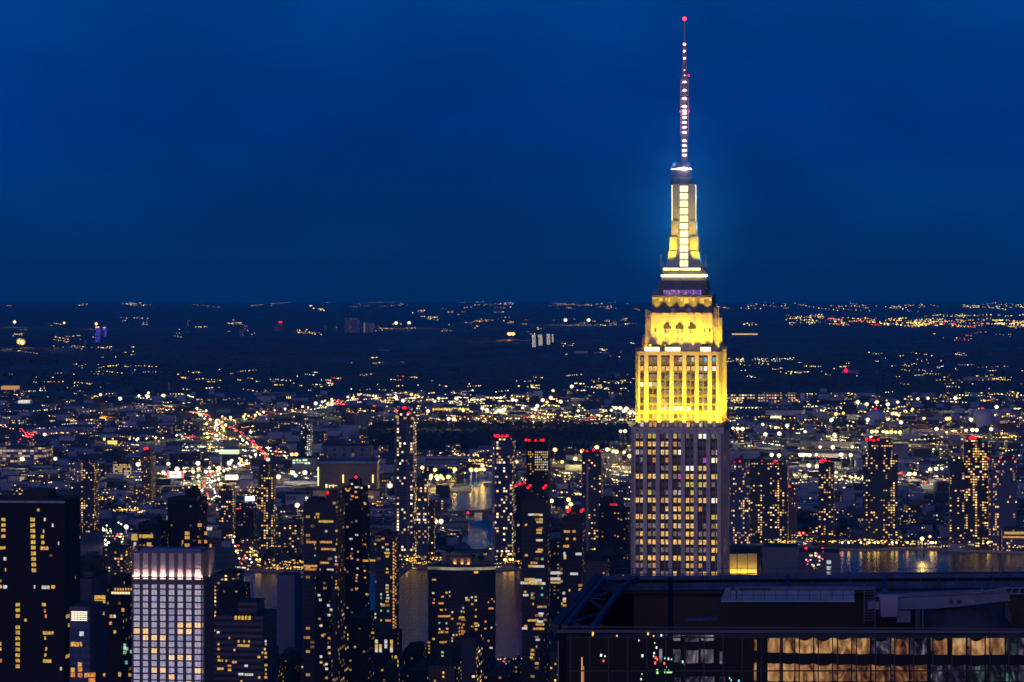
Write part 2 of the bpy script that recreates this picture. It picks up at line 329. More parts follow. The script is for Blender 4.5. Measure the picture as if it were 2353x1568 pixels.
# ================================================================== the great floodlit tower
YEL = (1, .67, .012)
def build_spire_tower():
    S = 5.318                                   # picture units per metre on its front
    w0 = 40.0; dep = 60.0
    fx = XX(1556.5, 1400)
    org = Vector((fx+sin(-GR)*dep/2, 1400+cos(GR)*dep/2, 0))
    T = thing('art_deco_skyscraper', 'floodlit stone skyscraper with yellow crown and tall lit mast, tallest tower in view', 'skyscraper', org, GR)
    H = lambda y: ZZ(y, 1400)
    glass = P('tower_glass_dark', (.015,.013,.02), .2, var=.6, scale=.4)
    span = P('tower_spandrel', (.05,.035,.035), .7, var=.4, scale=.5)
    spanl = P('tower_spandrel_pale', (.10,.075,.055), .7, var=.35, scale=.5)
    # ---- lower shaft: recessed bays between stone piers
    zb, zt = 0.0, H(982); y0 = -dep/2
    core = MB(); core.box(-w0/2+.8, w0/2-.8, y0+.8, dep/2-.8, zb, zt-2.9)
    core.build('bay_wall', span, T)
    pier = MB()
    px = lambda i: -w0/2+ (i)                    # helper unused beyond readability
    pitch = 5.47; left = -w0/2
    pcs = [0.95]+[left+w0/2 and (5.7+pitch*k) for k in range(6)]+[w0-1.3]   # pier centres from the left edge
    pcs = [0.9]+[5.95+pitch*k for k in range(6)]+[w0-1.45]
    pws = [2.0]+[1.75]*6+[2.9]
    for c, w in zip(pcs, pws): pier.box(left+c-w/2, left+c+w/2, y0, y0+1.2, zb, zt-2.8)
    for sgn in (1, -1):
        for k in range(11):
            yy = y0+1.0+k*(dep-2)/10
            x1 = sgn*w0/2; pier.box(min(x1, x1-sgn*1.2), max(x1, x1-sgn*1.2), yy-1, yy+1, zb, zt-2.8)
    pier.box(left, -left, y0, dep/2, zt-2.9, zt-.2)     # plain stone band under the setback
    pier.box(left-.15, -left+.15, y0-.15, dep/2+.15, zt-.2, zt)
    pier.build('stone_pier', M_LIME, T)
    # ---- windows, kinds by letter
    WM = dict(B=EV('room_bright', [(1,.62,.2),(1,.5,.07),(1,.6,.16),(1,.72,.34)], 1.05, 1.6, .4, 1.3), d=EV('room_dim', [(.7,.5,.35),(.5,.42,.42),(.9,.6,.3)], .26, 2.2, .1, 1.6),
              y=EV('room_yellow', [(1,.75,.05),(.9,.7,.1)], .8, 2, .4, 1.3), o=EV('room_orange', [(1,.35,.03),(1,.42,.08)], .7, 2, .4, 1.3),
              w=EV('room_white', [(1,.85,.65),(.9,.8,.8)], .6, 2, .4, 1.4), W=EV('room_white_bright', [(1,.86,.6),(.9,.9,1)], 1.5, 2, .6, 1.2),
              R=EV('room_red', [(1,.08,.15),(.5,.1,.9)], .9, 3, .3, 1.4), c=EV('room_cyan', [(.1,.55,.9),(.3,.8,.9)], .6, 3, .3, 1.4), r=EV('room_dull_red', [(.8,.1,.03),(.6,.12,.04)], .3, 2, .4, 1.3))
    WM['.'] = glass
    meshes = {}
    def wmesh(k, w, h):
        if (k, w, h) not in meshes:
            b = MB(); b.box(-w/2, w/2, 0, .12, 0, h); b.box(-w/2, w/2, -.05, 0, h*.48, h*.48+.1, 1); b.box(-.04, .04, -.05, 0, 0, h, 1)
            o = b.build('window', [WM[k], M_DARK], T); meshes[(k, w, h)] = o; return o, True
        return meshes[(k, w, h)], False
    cnt = [0]; rest = {}
    def window(k, x, y, z, w=1.32, h=2.0):
        lit = k != '.'
        if lit and cnt[0] < 100 and (k in 'BWyoRc' or random.random() < .35):
            o, new = wmesh(k, w, h); cnt[0] += 1
            if not new: o = copy_part(o, T)
            o.location = (x, y, z)
        else:
            b = rest.setdefault(k, MB()); b.box(x-w/2, x+w/2, y, y+.12, z, z+h); b.box(x-w/2, x+w/2, y-.05, y, z+h*.48, z+h*.48+.1, 0) if False else None
    rows = {190:"dd yy .d yd d. WW dd", 265:"BB BB BB od .. .. ..", 341:"wd BB BB BW .. .. dw", 415:".d .o .o .. .. .R WW", 490:".. .. dd yd WW BB ..", 567:"BB BB BB dp BB BB BB",
            642:".. d. .. .d yy yy d.", 717:".d yd .d ww .y d. ..", 790:"BB BB oB BB Bo BB WW", 870:".. .o .B BB yB o. ..", 945:"BB BB BB BB BB .. yB", 1028:"dd dd Bd Bw BB .d dy",
            1104:"dB dd BB dd BB dd dd", 1180:"dB BB BB BB BB BB Bo", 1253:".d .d dd .. dd dd BB", 1330:"dB BB BB BB BB BB y.", 1400:"dd d o. .. .y OO .."}
    zs = 3.734*1.088*S
    cols = [197,238,312,355,432,475,549,593,666,709,785,828,905,946]
    ys = list(rows)
    for yy in ys+[1400+76*k for k in range(1, 6)]:
        r = rows.get(yy)
        if r: r = r.replace(' ', '').replace('p', 'R').replace('O', 'o').ljust(14, '.')
        else: r = ''.join(random.choice('..BBdd.') for _ in range(14))
        zc = H((yy/3.734+1040)/1.088)
        for i, cx in enumerate(cols):
            x = (cx-572)/zs
            window(r[i], x, y0+.66, zc-1.0)
    # bronze spandrel ribs between the paired windows
    rib = MB()
    for i in range(7):
        x = ((cols[2*i]+cols[2*i+1])/2-572)/zs; rib.box(x-.16, x+.16, y0+.5, y0+.82, zb, zt-2.95)
    rib.build('window_rib', P('rib_metal', (.12,.1,.12), .45, .4), T)
    # side windows
    for sx in (1,):
        b = rest.setdefault('.', MB()); lb = rest.setdefault('B', MB())
        for zz in range(20, int(zt-10), 4):
            for k in range(10):
                yy = y0+1+(k+.5)*(dep-2)/10
                (lb if random.random() < .3 else b).box(w0/2-.8, w0/2-.7, yy-1.5, yy+1.5, zz, zz+2)
    # ---- lit upper shaft
    z1, z2 = zt, H(808); w1 = 36.9; cx1 = (1558-1556.5)/S; d1 = 54.; yf = -d1/2
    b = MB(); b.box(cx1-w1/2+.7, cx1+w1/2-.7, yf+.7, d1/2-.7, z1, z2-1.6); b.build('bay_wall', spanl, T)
    pr = MB(); s3 = 3.407*1.088*S
    for c, w in ((118,36),(190,36),(300,32),(407,33),(515,33),(622,33),(732,34),(806,40)):
        x = (c-465)/s3+cx1; pr.box(x-w/2/s3, x+w/2/s3, yf, yf+1.0, z1, z2-.2)
    for sgn in (1, -1):
        for k in range(10):
            yy = yf+.9+k*(d1-1.8)/9; X1 = cx1+sgn*w1/2
            pr.box(min(X1, X1-sgn*1), max(X1, X1-sgn*1), yy-.9, yy+.9, z1, z2-.2)
    pr.box(cx1-w1/2+.1, cx1+w1/2-.1, yf+.1, d1/2-.1, z2-1.7, z2-.1)
    pr.build('stone_pier', M_LIME, T)
    rows = {885:"ddddrrwdwdccc", 962:"BBBBBBBBBwWW", 1030:".dd.dd.d.wd.", 1098:"WWyd.ddd.d.d", 1165:"d..ddddd.dd.", 1238:".ddBddd.ddd.", 1303:".ddwwWWWd.d.", 1372:"..ddd.dddByd", 1440:"wooddddBdwdd"}
    uc = [152,227,263,333,372,442,481,549,588,656,696,768]
    for yy, r in rows.items():
        zc = H((yy/3.407+640)/1.088)
        for i, cx in enumerate(uc): window(r[i], (cx-465)/s3+cx1, yf+.58, zc-.95, 1.35, 1.9)
    # ---- terrace rail with its strip of lamps
    rl = MB(); zr = z2
    for a, c in (((-w1/2, yf), (w1/2, yf)), ((w1/2, yf), (w1/2, d1/2)), ((-w1/2, d1/2), (-w1/2, yf))):
        A, C = Vector((a[0]+cx1, a[1]+.3, zr)), Vector((c[0]+cx1, c[1]+.3, zr)); n = 14
        for hh in (.6, 1.3): rl.beam(A+Vector((0,0,hh)), C+Vector((0,0,hh)), .12)
        for i in range(n+1): p = A.lerp(C, i/n); rl.beam(p, p+Vector((0,0,1.4)), .14)
    rl.build('terrace_railing', P('rail_paint', (.3,.28,.2), .5), T)
    st = E('floodlamp_strip', (1,.80,.28), 5)
    for x0, x1 in ((175,300),(350,478),(652,738)):
        m = MB(); m.box((x0-465)/s3+cx1, (x1-465)/s3+cx1, yf+1.2, yf+1.7, zr+.1, zr+1.7); m.build('floodlamp_strip', st, T)
    # ---- crown tiers
    cxc = (1563-1556.5)/S-.0
    def tier(name, w, dd, a, c, mat, top=None):
        m = MB(); m.box(cxc-w/2, cxc+w/2, -dd/2, dd/2, a, c, 0); return m.build(name, mat, T)
    zA0, zA1 = z2, H(720)
    tier('crown_tier', 27.0, 38, zA0-.1, zA1, M_LIME)
    wing = MB()
    for sx in (-1, 1):
        for k, (hw, zt2) in enumerate(((16.0, zA1-2.6), (15.0, zA1-.6))):
            wing.box(min(cxc+sx*12, cxc+sx*hw), max(cxc+sx*12, cxc+sx*hw), -16+k*2, 16-k*2, zA0-.1, zt2)
    for sx in (-1, 1):                                   # fluted stone strips on the crown front
        for x in (3.2, 5.1, 8.8, 10.6, 13): wing.box(cxc+sx*x-.35, cxc+sx*x+.35, -19.35, -19, zA0, zA1-.5)
    wing.build('crown_wing', M_LIME, T)
    sill = MB()
    for c in (363, 469, 575):                            # three tall windows with dark scrolled heads
        x = (c-480)/s3+cxc-.3; zbse = H((770/3.407+640)/1.088); zh = H((628/3.407+640)/1.088)
        m = MB(); pts = [(-1.75,0),(1.75,0),(1.75,1.1),(1.1,1.3),(.8,2.1),(.3,2.3),(0,2.9),(-.3,2.3),(-.8,2.1),(-1.1,1.3),(-1.75,1.1)]
        f = [(x+a, -19.5, zh+h) for a, h in pts]; bk = [(x+a, -19.0, zh+h) for a, h in pts]
        m.poly(f); 
        for i in range(len(pts)):
            j = (i+1) % len(pts); m.quad(f[j], f[i], bk[i], bk[j])
        m.build('window_head', M_DARK, T)
        for sx in (-.85, .85):
            for kk, zz in enumerate((zh-2.1, zh-5.4)):
                window(('B' if c == 469 else 'dB'[kk % 2]), x+sx, -19.15, zz, 1.25, 1.8)
    for c in (255, 680, 722):
        x = (c-480)/s3+cxc
        for zz in (H((655/3.407+640)/1.088),): window('r' if c == 255 else '.', x, -19.15, zz, .9, 1.7)
    # shrubs and plant on the terrace
    pl = MB()
    for c, w in ((255, 80), (400, 130), (700, 70)):
        x = (c-465)/s3+cx1
        for k in range(9): pl.ball((x+(random.random()-.5)*w/s3, yf+3+random.random(), zr+1.2+random.random()*1.2), .7+random.random()*.5, 0, 6, 4)
    pl.build('terrace_plant', P('plant_dark', (.03,.045,.02), .9), T)
    # antenna frames on the corners
    fr = MB()
    for bx, h0, h1 in ((-15.4, zA0, zA1+1.5), (15.6, zA0, zA1+2.2), (-14.2, zA1-6, zA1+.8), (14.4, zA1-7, zA1+2.6)):
        for dx in (-.35, .35): fr.beam((cxc+bx+dx, -17, h0), (cxc+bx+dx, -17, h1), .16)
        z = h0
        while z < h1-1: fr.beam((cxc+bx-.35, -17, z), (cxc+bx+.35, -17, z+1), .1); z += 1
    for k in range(5):
        zz = zA0+1.5+k*1.3; fr.beam((cxc-17.3, -18, zz), (cxc-13.6, -18, zz+(.6 if k % 2 else 0)), .16); fr.beam((cxc-17.2+k*.8, -18, zA0), (cxc-17.2+k*.8, -18, zA0+6), .14)
        fr.beam((cxc+14.2+k*.8, -17, zA0-1), (cxc+14.2+k*.8, -17, zA0+5.5-k*.7), .2)
    fr.build('corner_antenna', M_LIME, T)
    # dishes
    for c, r in ((404, .95), (536, 1.1)):
        m = MB(); x = (c-480)/s3+cxc; m.lathe([(.1, 0), (r*.7, .12), (r, .35), (r, .42)], 16)
        o = m.build('dish_antenna', P('dish_paint', (.6,.55,.35), .6), T); o.location = (x, -17.3, zA1+1.3); o.rotation_euler = (radians(95), 0, .2)
    zB1 = H(683)
    dk = P('crown_dark_stone', (.15,.13,.14), .8, var=.3, scale=.4)
    tier('crown_tier', 26.0, 34, zA1, zB1, dk)
    m = MB()                                             # pale stone caps that hang down the dark tier
    for c, w, h in ((300,30,26),(268,60,10),(345,14,24),(372,16,30),(400,14,12),(478,16,26),(470,50,10),(518,36,40),(580,16,26),(560,90,9),(650,36,40),(690,60,12),(725,20,24),(243,30,14)):
        m = MB(); x = (c-480)/s3+cxc; m.box(x-w/2/s3, x+w/2/s3, -17.35-.01*(w % 7), -17, zB1-h*1.4/s3, zB1-.25); m.build('stone_cap', M_LIME, T)
    tier('observation_deck_floor', 26.4, 34.4, zB1, zB1+.5, dk)
    b = MB(); zC1 = H(667)
    b.box(cxc-10.4, cxc+10.4, -13, 13, zB1+.5, zC1); b.build('observation_room', M_DARK, T)
    pw = EV('purple_window', [(.25,.06,.9),(.35,.12,1),(.55,.25,.9),(.8,.35,.55)], .75, 1.0, .2, 1.3)
    for k in range(16):
        m = MB(); x = cxc-7.9+k*1.05; m.box(-.42, .42, 0, .1, 0, 2.3); o = m.build('observation_window', pw, T); o.location = (x, -13.12, zB1+.9)
        if k in (0, 4, 8, 12): pass
    m = MB()
    for k in range(41): x = cxc-12.9+k*.645; m.beam((x, -16.9, zB1+.5), (x, -16.9-.15, zB1+2.6), .07)
    m.beam((cxc-13, -17, zB1+1.6), (cxc+13, -17, zB1+1.6), .12); m.build('safety_fence', M_DARK, T)
    sl_ = P('deck_slab', (.10,.10,.16), .6)
    tier('roof_slab', 22.6, 28, zC1, zC1+.9, sl_)
    tier('crown_tier', 21.0, 25.5, zC1+.9, H(645), dk)
    tier('roof_slab', 21.8, 26.5, H(655), H(655)+.6, sl_)
    tier('crown_tier', 18.8, 22.5, H(645), H(634.5), M_LIME)
    lamp = E('ledge_lamp', (1,.80,.22), 7, True)
    m = MB(); m.box(cxc-9.4, cxc+9.2, -11.75, -11.3, H(636), H(631.5)); m.build('ledge_lamp', lamp, T)
    m = MB(); m.box(cxc+9.45, cxc+9.75, -11, 11, H(636), H(631.5)); m.build('ledge_lamp', lamp, T)
    tier('crown_tier', 17.6, 20.5, H(634.5), H(614), dk)
    for x0, x1 in ((-8.6,-5.6),(-5.2,-1.6),(-.9,-.3),(.1,3.4),(3.8,7.6)):
        m = MB(); m.box(cxc+x0, cxc+x1, -10.6, -10.25, H(620.8), H(616.6)); m.build('ledge_lamp', lamp, T)
    H = lambda y: ZZ(y, 1431)
    # ---- mooring mast
    zp = H(614); zt3 = H(408.7); cp = cxc+.15
    sh = MB(); hw = 5.05
    oc = [(-hw,-3.2),(-3.2,-hw),(3.2,-hw),(hw,-3.2),(hw,3.2),(3.2,hw),(-3.2,hw),(-hw,3.2)]
    for s_ in (-1, 1):
        for t_ in (-1, 1):   # four corner shafts; the glass column is recessed between them
            sh.box(cp+min(s_*2.0, s_*hw), cp+max(s_*2.0, s_*hw), min(t_*2.0, t_*hw), max(t_*2.0, t_*hw), zp, H(424))
    sh.box(cp-hw+.9, cp+hw-.9, -hw+.9, hw-.9, zp, H(424)-.1)
    sh.build('mast_shaft', P('mast_metal', (.36,.33,.36), .6, 0, var=.1, scale=.6), T)
    fl = MB()
    for x in (2.45, 3.2, 4.0, 4.75):                      # vertical flutes
        for s_ in (-1, 1): fl.box(cp+s_*x-.12, cp+s_*x+.12, -hw-.14, -hw, zp, H(430)); fl.box(cp+hw, cp+hw+.14, s_*x-.12, s_*x+.12, zp, H(430))
    fl.build('mast_flute', P('flute_metal', (.4,.36,.36), .5, .3), T)
    wg = MB()
    for s_ in (-1, 1):
        for t_ in (-1, 1):
            for r, yt, g in ((5.5, 508.5, 2.5), (6.15, 545, 2.9), (6.75, 578.5, 3.3), (7.15, 596, 3.7)):
                wg.box(cp+min(s_*g, s_*r), cp+max(s_*g, s_*r), min(t_*g, t_*(r+.0)), max(t_*g, t_*(r+.0)), zp, H(yt))
                wg.box(cp+min(s_*(r-.55), s_*(r-.1)), cp+max(s_*(r-.55), s_*(r-.1)), min(t_*g, t_*(r+.22)), max(t_*g, t_*(r+.22)), zp, H(yt)-1.2)
    wg.build('mast_wing', P('wing_metal', (.45,.40,.34), .6, 0), T)
    gl = EV('mast_window', [(1,.84,.30),(1,.86,.36),(1,.8,.26)], 2.5, 1.2, .85, 1.15); gl.cycles.emission_sampling = 'FRONT_BACK'
    src = None; zz0 = H(612.5); ph = (H(424.5)-zz0)/11
    for k in range(11):
        for sd in range(4):
            if src is None:
                m = MB(); m.box(-1.72, 1.72, 0, .1, 0, ph-.75); m.box(-.05, .05, -.06, 0, 0, ph-.5, 1); src = m.build('mast_window', [gl, M_LIME], T); o = src
            else: o = copy_part(src, T)
            a = sd*pi/2; r = hw-.55
            o.location = (cp+r*sin(a), -r*cos(a), zz0+k*ph); o.rotation_euler = (0, 0, a)
    m = MB()
    for sx in (-1, 1): m.box(cp+sx*(hw+.05)-.22, cp+sx*(hw+.05)+.22, -hw+.2, -hw+.8, H(508), H(426))  # glowing strips added in place of the side windows seen edge-on
    m.build('edge_lamp', E('edge_lamp', (1,.82,.3), 3.2), T)
    cap = P('cap_metal', (.30,.24,.32), .5, .3, var=.1)
    m = MB(); m.lathe([(4.9, H(424)), (4.9, H(408.7))], 24, cap=True); m.build('mast_collar', P('collar_metal', (.16,.13,.14), .5, .3), T)
    m = MB(); m.lathe([(4.75, H(408.7)), (4.6, H(398)), (4.45, H(386)), (4.2, H(380)), (3.7, H(376)), (3.6, H(373.5))], 28); m.build('mast_dome', cap, T)
    m = MB(); m.lathe([(4.6, H(390.6)), (4.66, H(389.6)), (4.6, H(388.6))], 28, cap=False); m.build('ring_lamp', E('ring_lamp', (1,.5,.45), 5), T)
    m = MB()
    for dx, r in ((0, .75), (-1.5, .5), (1.3, .5), (-2.8, .3), (2.7, .3)): m.ball((cp+dx, -4.65, H(389)), r, 0, 8, 5, r*.75)
    m.build('dome_lamp', E('dome_lamp', (1,.74,.6), 20, True), T)
    # arms beside the mast foot
    m = MB()
    for s_ in (-1, 1):
        X = cp+s_*9.9; m.beam((X, -8, zp), (X-s_*.15, -8, zp+4.9), .35); m.beam((X, -8, zp+.4), (cp+s_*7, -8, zp+.4), .2); m.beam((X, -8, zp+3), (cp+s_*8.0, -8, zp+.9), .18)
        m.beam((cp+s_*8.6, -8, zp), (cp+s_*8.6, -8, zp+1.2), .15); m.beam((cp+s_*7.8, -8, zp+1.2), (X, -8, zp+1.2), .14); m.octa((X, -8, zp+4.9), .45); m.octa((X, -8, zp+2.4), .35)
    m.build('mast_foot_antenna', P('antenna_paint', (.6,.52,.35), .6), T)
    # ---- broadcast mast
    zz = 3.135
    Z1 = lambda y: ZZ((y/zz)/1.088, 1431)
    x1 = 3.135*1.088*S
    am = P('antenna_steel', (.5,.34,.34), .5, 0)
    rod = MB()
    def cage(r, a, c, n):
        r *= 1.12
        for i in range(4):
            X, Y = cp+(r if i in (0,1) else -r), (r if i in (0,3) else -r)
            rod.beam((X, Y, a), (X, Y, c), .26)
        for k in range(n):
            q0, q1 = a+(c-a)*k/n, a+(c-a)*(k+1)/n
            for (i, j) in (((1,1),(-1,1)), ((-1,1),(-1,-1)), ((-1,-1),(1,-1)), ((1,-1),(1,1))):
                rod.beam((cp+i[0]*r if False else cp+i*r if False else cp+0, 0, 0), (cp, 0, .01), .001) if False else None
            for A, B in (((1,1),(-1,1)), ((-1,1),(-1,-1)), ((-1,-1),(1,-1)), ((1,-1),(1,1))):
                rod.beam((cp+A[0]*r, A[1]*r, q0), (cp+B[0]*r, B[1]*r, q1), .18); rod.beam((cp+A[0]*r, A[1]*r, q0), (cp+B[0]*r, B[1]*r, q0), .2)
    cage(1.05, H(373.5), Z1(1065), 6); cage(1.5, Z1(1065), Z1(765), 9); cage(1.45, Z1(750), Z1(625), 4); cage(.8, Z1(625), Z1(500), 5); cage(.55, Z1(500), Z1(335), 5)
    rod.beam((cp, 0, H(373.5)), (cp, 0, Z1(600)), 1.2); rod.beam((cp, 0, Z1(600)), (cp, 0, Z1(330)), .8); rod.beam((cp, 0, Z1(330)), (cp, 0, Z1(155)), .42)
    rod.build('broadcast_mast', am, T)
    wl = E('mast_lamp', (1,.66,.56), 9, True); wl2 = E('mast_lamp_cool', (1,.84,.86), 11, True)
    for y, w, c in ((1218,1.0,1),(1181,1.0,1),(1143,.95,1),(1105,1.0,1),(1041,1.05,0),(1000,1.05,0),(962,1.1,0),(922,1.05,0),(893,1.0,0),(872,1.1,0),(838,1.2,0),(775,1.2,0),(710,.95,0),(680,.6,0),(645,1.0,0),(620,.5,0),(595,.5,0),(553,.5,1),(517,.3,1),(460,.8,1),(404,.8,1),(350,.8,1)):
        m = MB(); m.lathe([(w*.8, -.3), (w*.88, 0), (w*.8, .3)], 12); m.lathe([(w*.9,-.32),(.1,-.33)], 12, cap=False)
        o = m.build('mast_lamp', wl2 if c else wl, T); o.location = (cp, 0, Z1(y))
    m = MB()
    for X, y in ((-1.75,875),(1.8,875),(1.9,595)): m.ball((cp+X, -.8, Z1(y)), .42, 0, 8, 5)
    m.build('warning_lamp', M_RED, T)
    m = MB(); m.ball((cp, 0, Z1(150)), .85, 0, 10, 7); m.build('beacon', E('beacon_red', (1,.02,.03), 8), T)
    for k, bb in rest.items():
        o = bb.build('window_rows', WM[k], T); o['kind'] = 'stuff'; o['label'] = 'remaining rows of small windows on the shaft'
    # ---- floodlights: on the setback under the lit shaft, on the terrace, at the mast foot
    fx_ = MB()
    def spot(x, y, z, aim, power, ang=60, blend=.8, col=YEL, rad=.4):
        L_ = bpy.data.lights.new('floodlight', 'SPOT'); L_.energy = power; L_.color = col; L_.spot_size = radians(ang); L_.spot_blend = blend; L_.shadow_soft_size = rad
        o = bpy.data.objects.new('floodlight', L_); COL.objects.link(o); o.parent = T; o.location = (x, y, z)
        o.rotation_euler = (Vector(aim)-Vector((x, y, z))).to_track_quat('-Z', 'Y').to_euler()
        fx_.box(x-.35, x+.35, y-.5, y-.1, z-.5, z-.1)
    def bar(x, y, z, rx, lx, power, tilt, rz=0, col=YEL):
        L_ = bpy.data.lights.new('floodlight', 'AREA'); L_.shape = 'RECTANGLE'; L_.size = lx; L_.size_y = .6; L_.energy = power; L_.color = col
        o = bpy.data.objects.new('floodlight', L_); COL.objects.link(o); o.parent = T; o.location = (x, y, z)
        o.rotation_mode = 'XYZ'; o.rotation_euler = (pi+tilt, 0, rz); return o
    PW = 4.7
    for c in (118,190,300,407,515,622,732,806):
        x = (c-465)/s3+cx1
        if c != 118: spot(x-2.7, yf-2.4, z1+.4, (x-2.7, yf+.9, z1+20), 1900*PW, 110)
        spot(x, yf-2.6, z1+.6, (x, yf+.9, z1+27), 12000*PW*(.6 if c == 118 else 1), 112); spot(x, yf-5.5, z1-1, (x, yf+.9, z1+30), 15000*PW, 30)
    for k in range(10):
        yy = yf+.9+k*(d1-1.8)/9
        spot(cx1+w1/2+1.2, yy, z1+.5, (cx1+w1/2-.9, yy, z1+24), 11000*PW, 110)
    for x in (-13.4, -7.3, -2.9, 2.6, 7.6, 13): spot(cxc+x, -25.2, zr+2.2, (cxc+x, -18.6, zr+12), 3300*PW, 95)
    for x in (-9.6, -5.2, -.2, 4.9, 9.4): spot(cxc+x, -20.9, zr+.6, (cxc+x, -18.9, zr+9), 800*PW, 60)
    for yy in (-12, -4, 4, 12): spot(cxc+18.2, yy, zr+1, (cxc+15.6, yy, zr+12), 4500*PW, 80)
    for sx in (-1, 1): spot(cxc+sx*16.4, -18.2, zr+.5, (cxc+sx*14.5, -15.5, zr+14), 3200*PW, 60)
    for x in (-11, -5, 0, 5, 11): spot(cxc+x, -20.2, zA1+.6, (cxc+x, -16.6, zB1-.5), 900*PW, 60)
    for sx in (-1, 1):
        for sy in (-1, 1): spot(cp+sx*7.5, sy*16, zp-2.5, (cp+sx*4.8, sy*6.0, zp+13), 15000*PW, 50); spot(cp+sx*6.2, sy*9.6, zp+.4, (cp+sx*5.2, sy*6.4, zp+22), 3200*PW, 60)
        spot(cp+sx*8.8, -5, zp+.6, (cp+sx*6.4, -4.8, zp+24), 4200*PW, 50); spot(cp+sx*8.8, 5, zp+.6, (cp+sx*6.4, 4.8, zp+24), 4200*PW, 50)
    fx_.build('floodlight_fixture', M_DARK, T)
    for o in T.children:
        if o.type == 'LIGHT': o.visible_volume_scatter = False
    for x, y, dz in ((-7,-3,4),(7,-3,4),(-6.6,-3,18),(6.6,-3,18),(-6,-3,31),(6,-3,31),(-9,-2,48),(9,-2,48),(-9,-2,66),(9,-2,66)):   # added blue lights floating beside the mast to make its halo
        L_ = bpy.data.lights.new('mast_light', 'POINT'); L_.energy = 3800 if dz < 40 else 1500; L_.color = (.16,.5,1); L_.shadow_soft_size = .6; L_.specular_factor = 0
        o = bpy.data.objects.new('mast_light', L_); COL.objects.link(o); o.parent = T; o.location = (cp+x, y, zp+dz)
    mm, n, l, b = newmat('mist_air'); n.remove(b); pv = n.new('ShaderNodeVolumePrincipled')  # local mist added around the mast to imitate a lens halo
    tc = n.new('ShaderNodeTexCoord'); ln = n.new('ShaderNodeVectorMath'); ln.operation = 'LENGTH'; l.new(tc.outputs['Object'], ln.inputs[0])
    mr = n.new('ShaderNodeMapRange'); mr.interpolation_type = 'SMOOTHSTEP'; mr.inputs['From Min'].default_value = 1.0; mr.inputs['From Max'].default_value = 0.0
    mr.inputs['To Min'].default_value = 0; mr.inputs['To Max'].default_value = MIST; l.new(ln.outputs['Value'], mr.inputs['Value']); l.new(mr.outputs[0], pv.inputs['Density'])
    pv.inputs['Color'].default_value = (.05,.50,1,1); pv.inputs['Anisotropy'].default_value = .2; l.new(pv.outputs[0], n['Material Output'].inputs['Volume'])
    m = MB(); m.ball((0,0,0), 1.0, 0, 24, 14); o = m.build('mist', mm); o.location = org+Vector((0, 0, zp+26)); o.scale = (44, 44, 66)
    stuff(o, 'thin mist around the tall mast that glows in its lights', 'mist')
    return T
MIST = .013
TOWER = build_spire_tower()
# ================================================================== towers
AMB = [(1,.45,.06), (1,.52,.1), (1,.66,.22), (1,.5,.08), (1,.8,.5)]
MIX = [(1,.5,.1), (1,.66,.28), (1,.78,.5), (1,.55,.14), (.85,.85,.85)]
F_RES = FAC('facade_flats', (.04,.042,.06), (.02,.024,.04), bay=3.2, flo=3.1, ww=.6, wh=.5, p=.17, cols=AMB, s=1.5)
F_RESB = FAC('facade_flats_busy', (.032,.038,.055), (.02,.025,.04), bay=3.0, flo=3.0, ww=.62, wh=.5, p=.26, cols=AMB, s=1.5)
F_GLS = FAC('facade_glass', (.04,.055,.10), (.015,.025,.05), bay=2.6, flo=3.3, ww=.8, wh=.62, p=.17, cols=MIX, s=1.6, rowp=.02)
F_OFF = FAC('facade_office', (.07,.07,.09), bay=2.2, flo=3.6, ww=.8, wh=.5, p=.2, cols=MIX, s=1.1, rowp=.12)
F_DRK = FAC('facade_black', (.010,.010,.017), (.009,.010,.017), bay=3.4, flo=3.4, ww=.5, wh=.42, p=.10, cols=AMB, s=.32)
F_BAN = FAC('facade_banded', (.034,.036,.055), (.008,.010,.018), bay=3.2, flo=3.3, ww=.9, wh=.55, p=.10, cols=AMB, s=.36)
F_BRK = FAC('facade_brick', (.10,.07,.075), bay=3.0, flo=3.0, ww=.4, wh=.45, p=.14, cols=AMB, s=1.2)
F_PAL = FAC('facade_pale', (.17,.16,.21), bay=2.5, flo=3.4, ww=.55, wh=.5, p=.14, cols=MIX, s=1.2, rowp=.05)
F_BLU = FAC('facade_bluegrey', (.075,.08,.16), (.03,.04,.08), bay=2.4, flo=3.0, ww=.7, wh=.66, p=.16, cols=AMB, s=1.3)
FACS = [F_RES, F_RESB, F_GLS, F_OFF, F_DRK, F_BRK, F_PAL]
LITM = dict(a=EV('flat_amber', [(1,.38,.05),(1,.45,.08),(1,.55,.14)], .8, 1.5, .3, 1.4), y=EV('flat_yellow', [(1,.65,.05),(1,.55,.1)], .8, 1.5, .3, 1.3),
            w=EV('flat_white', [(1,.8,.5),(.85,.9,1),(1,.9,.7)], .75, 1.5, .4, 1.4), o=EV('flat_orange', [(1,.3,.03),(1,.38,.06)], .75, 1.5, .3, 1.4), g=EV('flat_green', [(.15,.7,.6),(.5,.9,.4)], .7, 1.5, .4, 1.3))
WPROTO = {}
def lit_window(T, k, x, y, z, w, h, rz=0.0):
    key = (k, round(w, 1), round(h, 1))
    if key not in WPROTO:
        m = MB(); m.box(-w/2, w/2, -.05, .1, 0, h, 0)
        nm = max(1, round(w/1.4))
        for i in range(1, nm): X = -w/2+w*i/nm; m.box(X-.05, X+.05, -.12, -.05, 0, h, 1)
        WPROTO[key] = m.build('window', [LITM[k] if k in LITM else k, M_DARK], T); o = WPROTO[key]
    else: o = copy_part(WPROTO[key], T)
    o.location = (x, y, z); o.rotation_euler = (0, 0, rz)
    return o
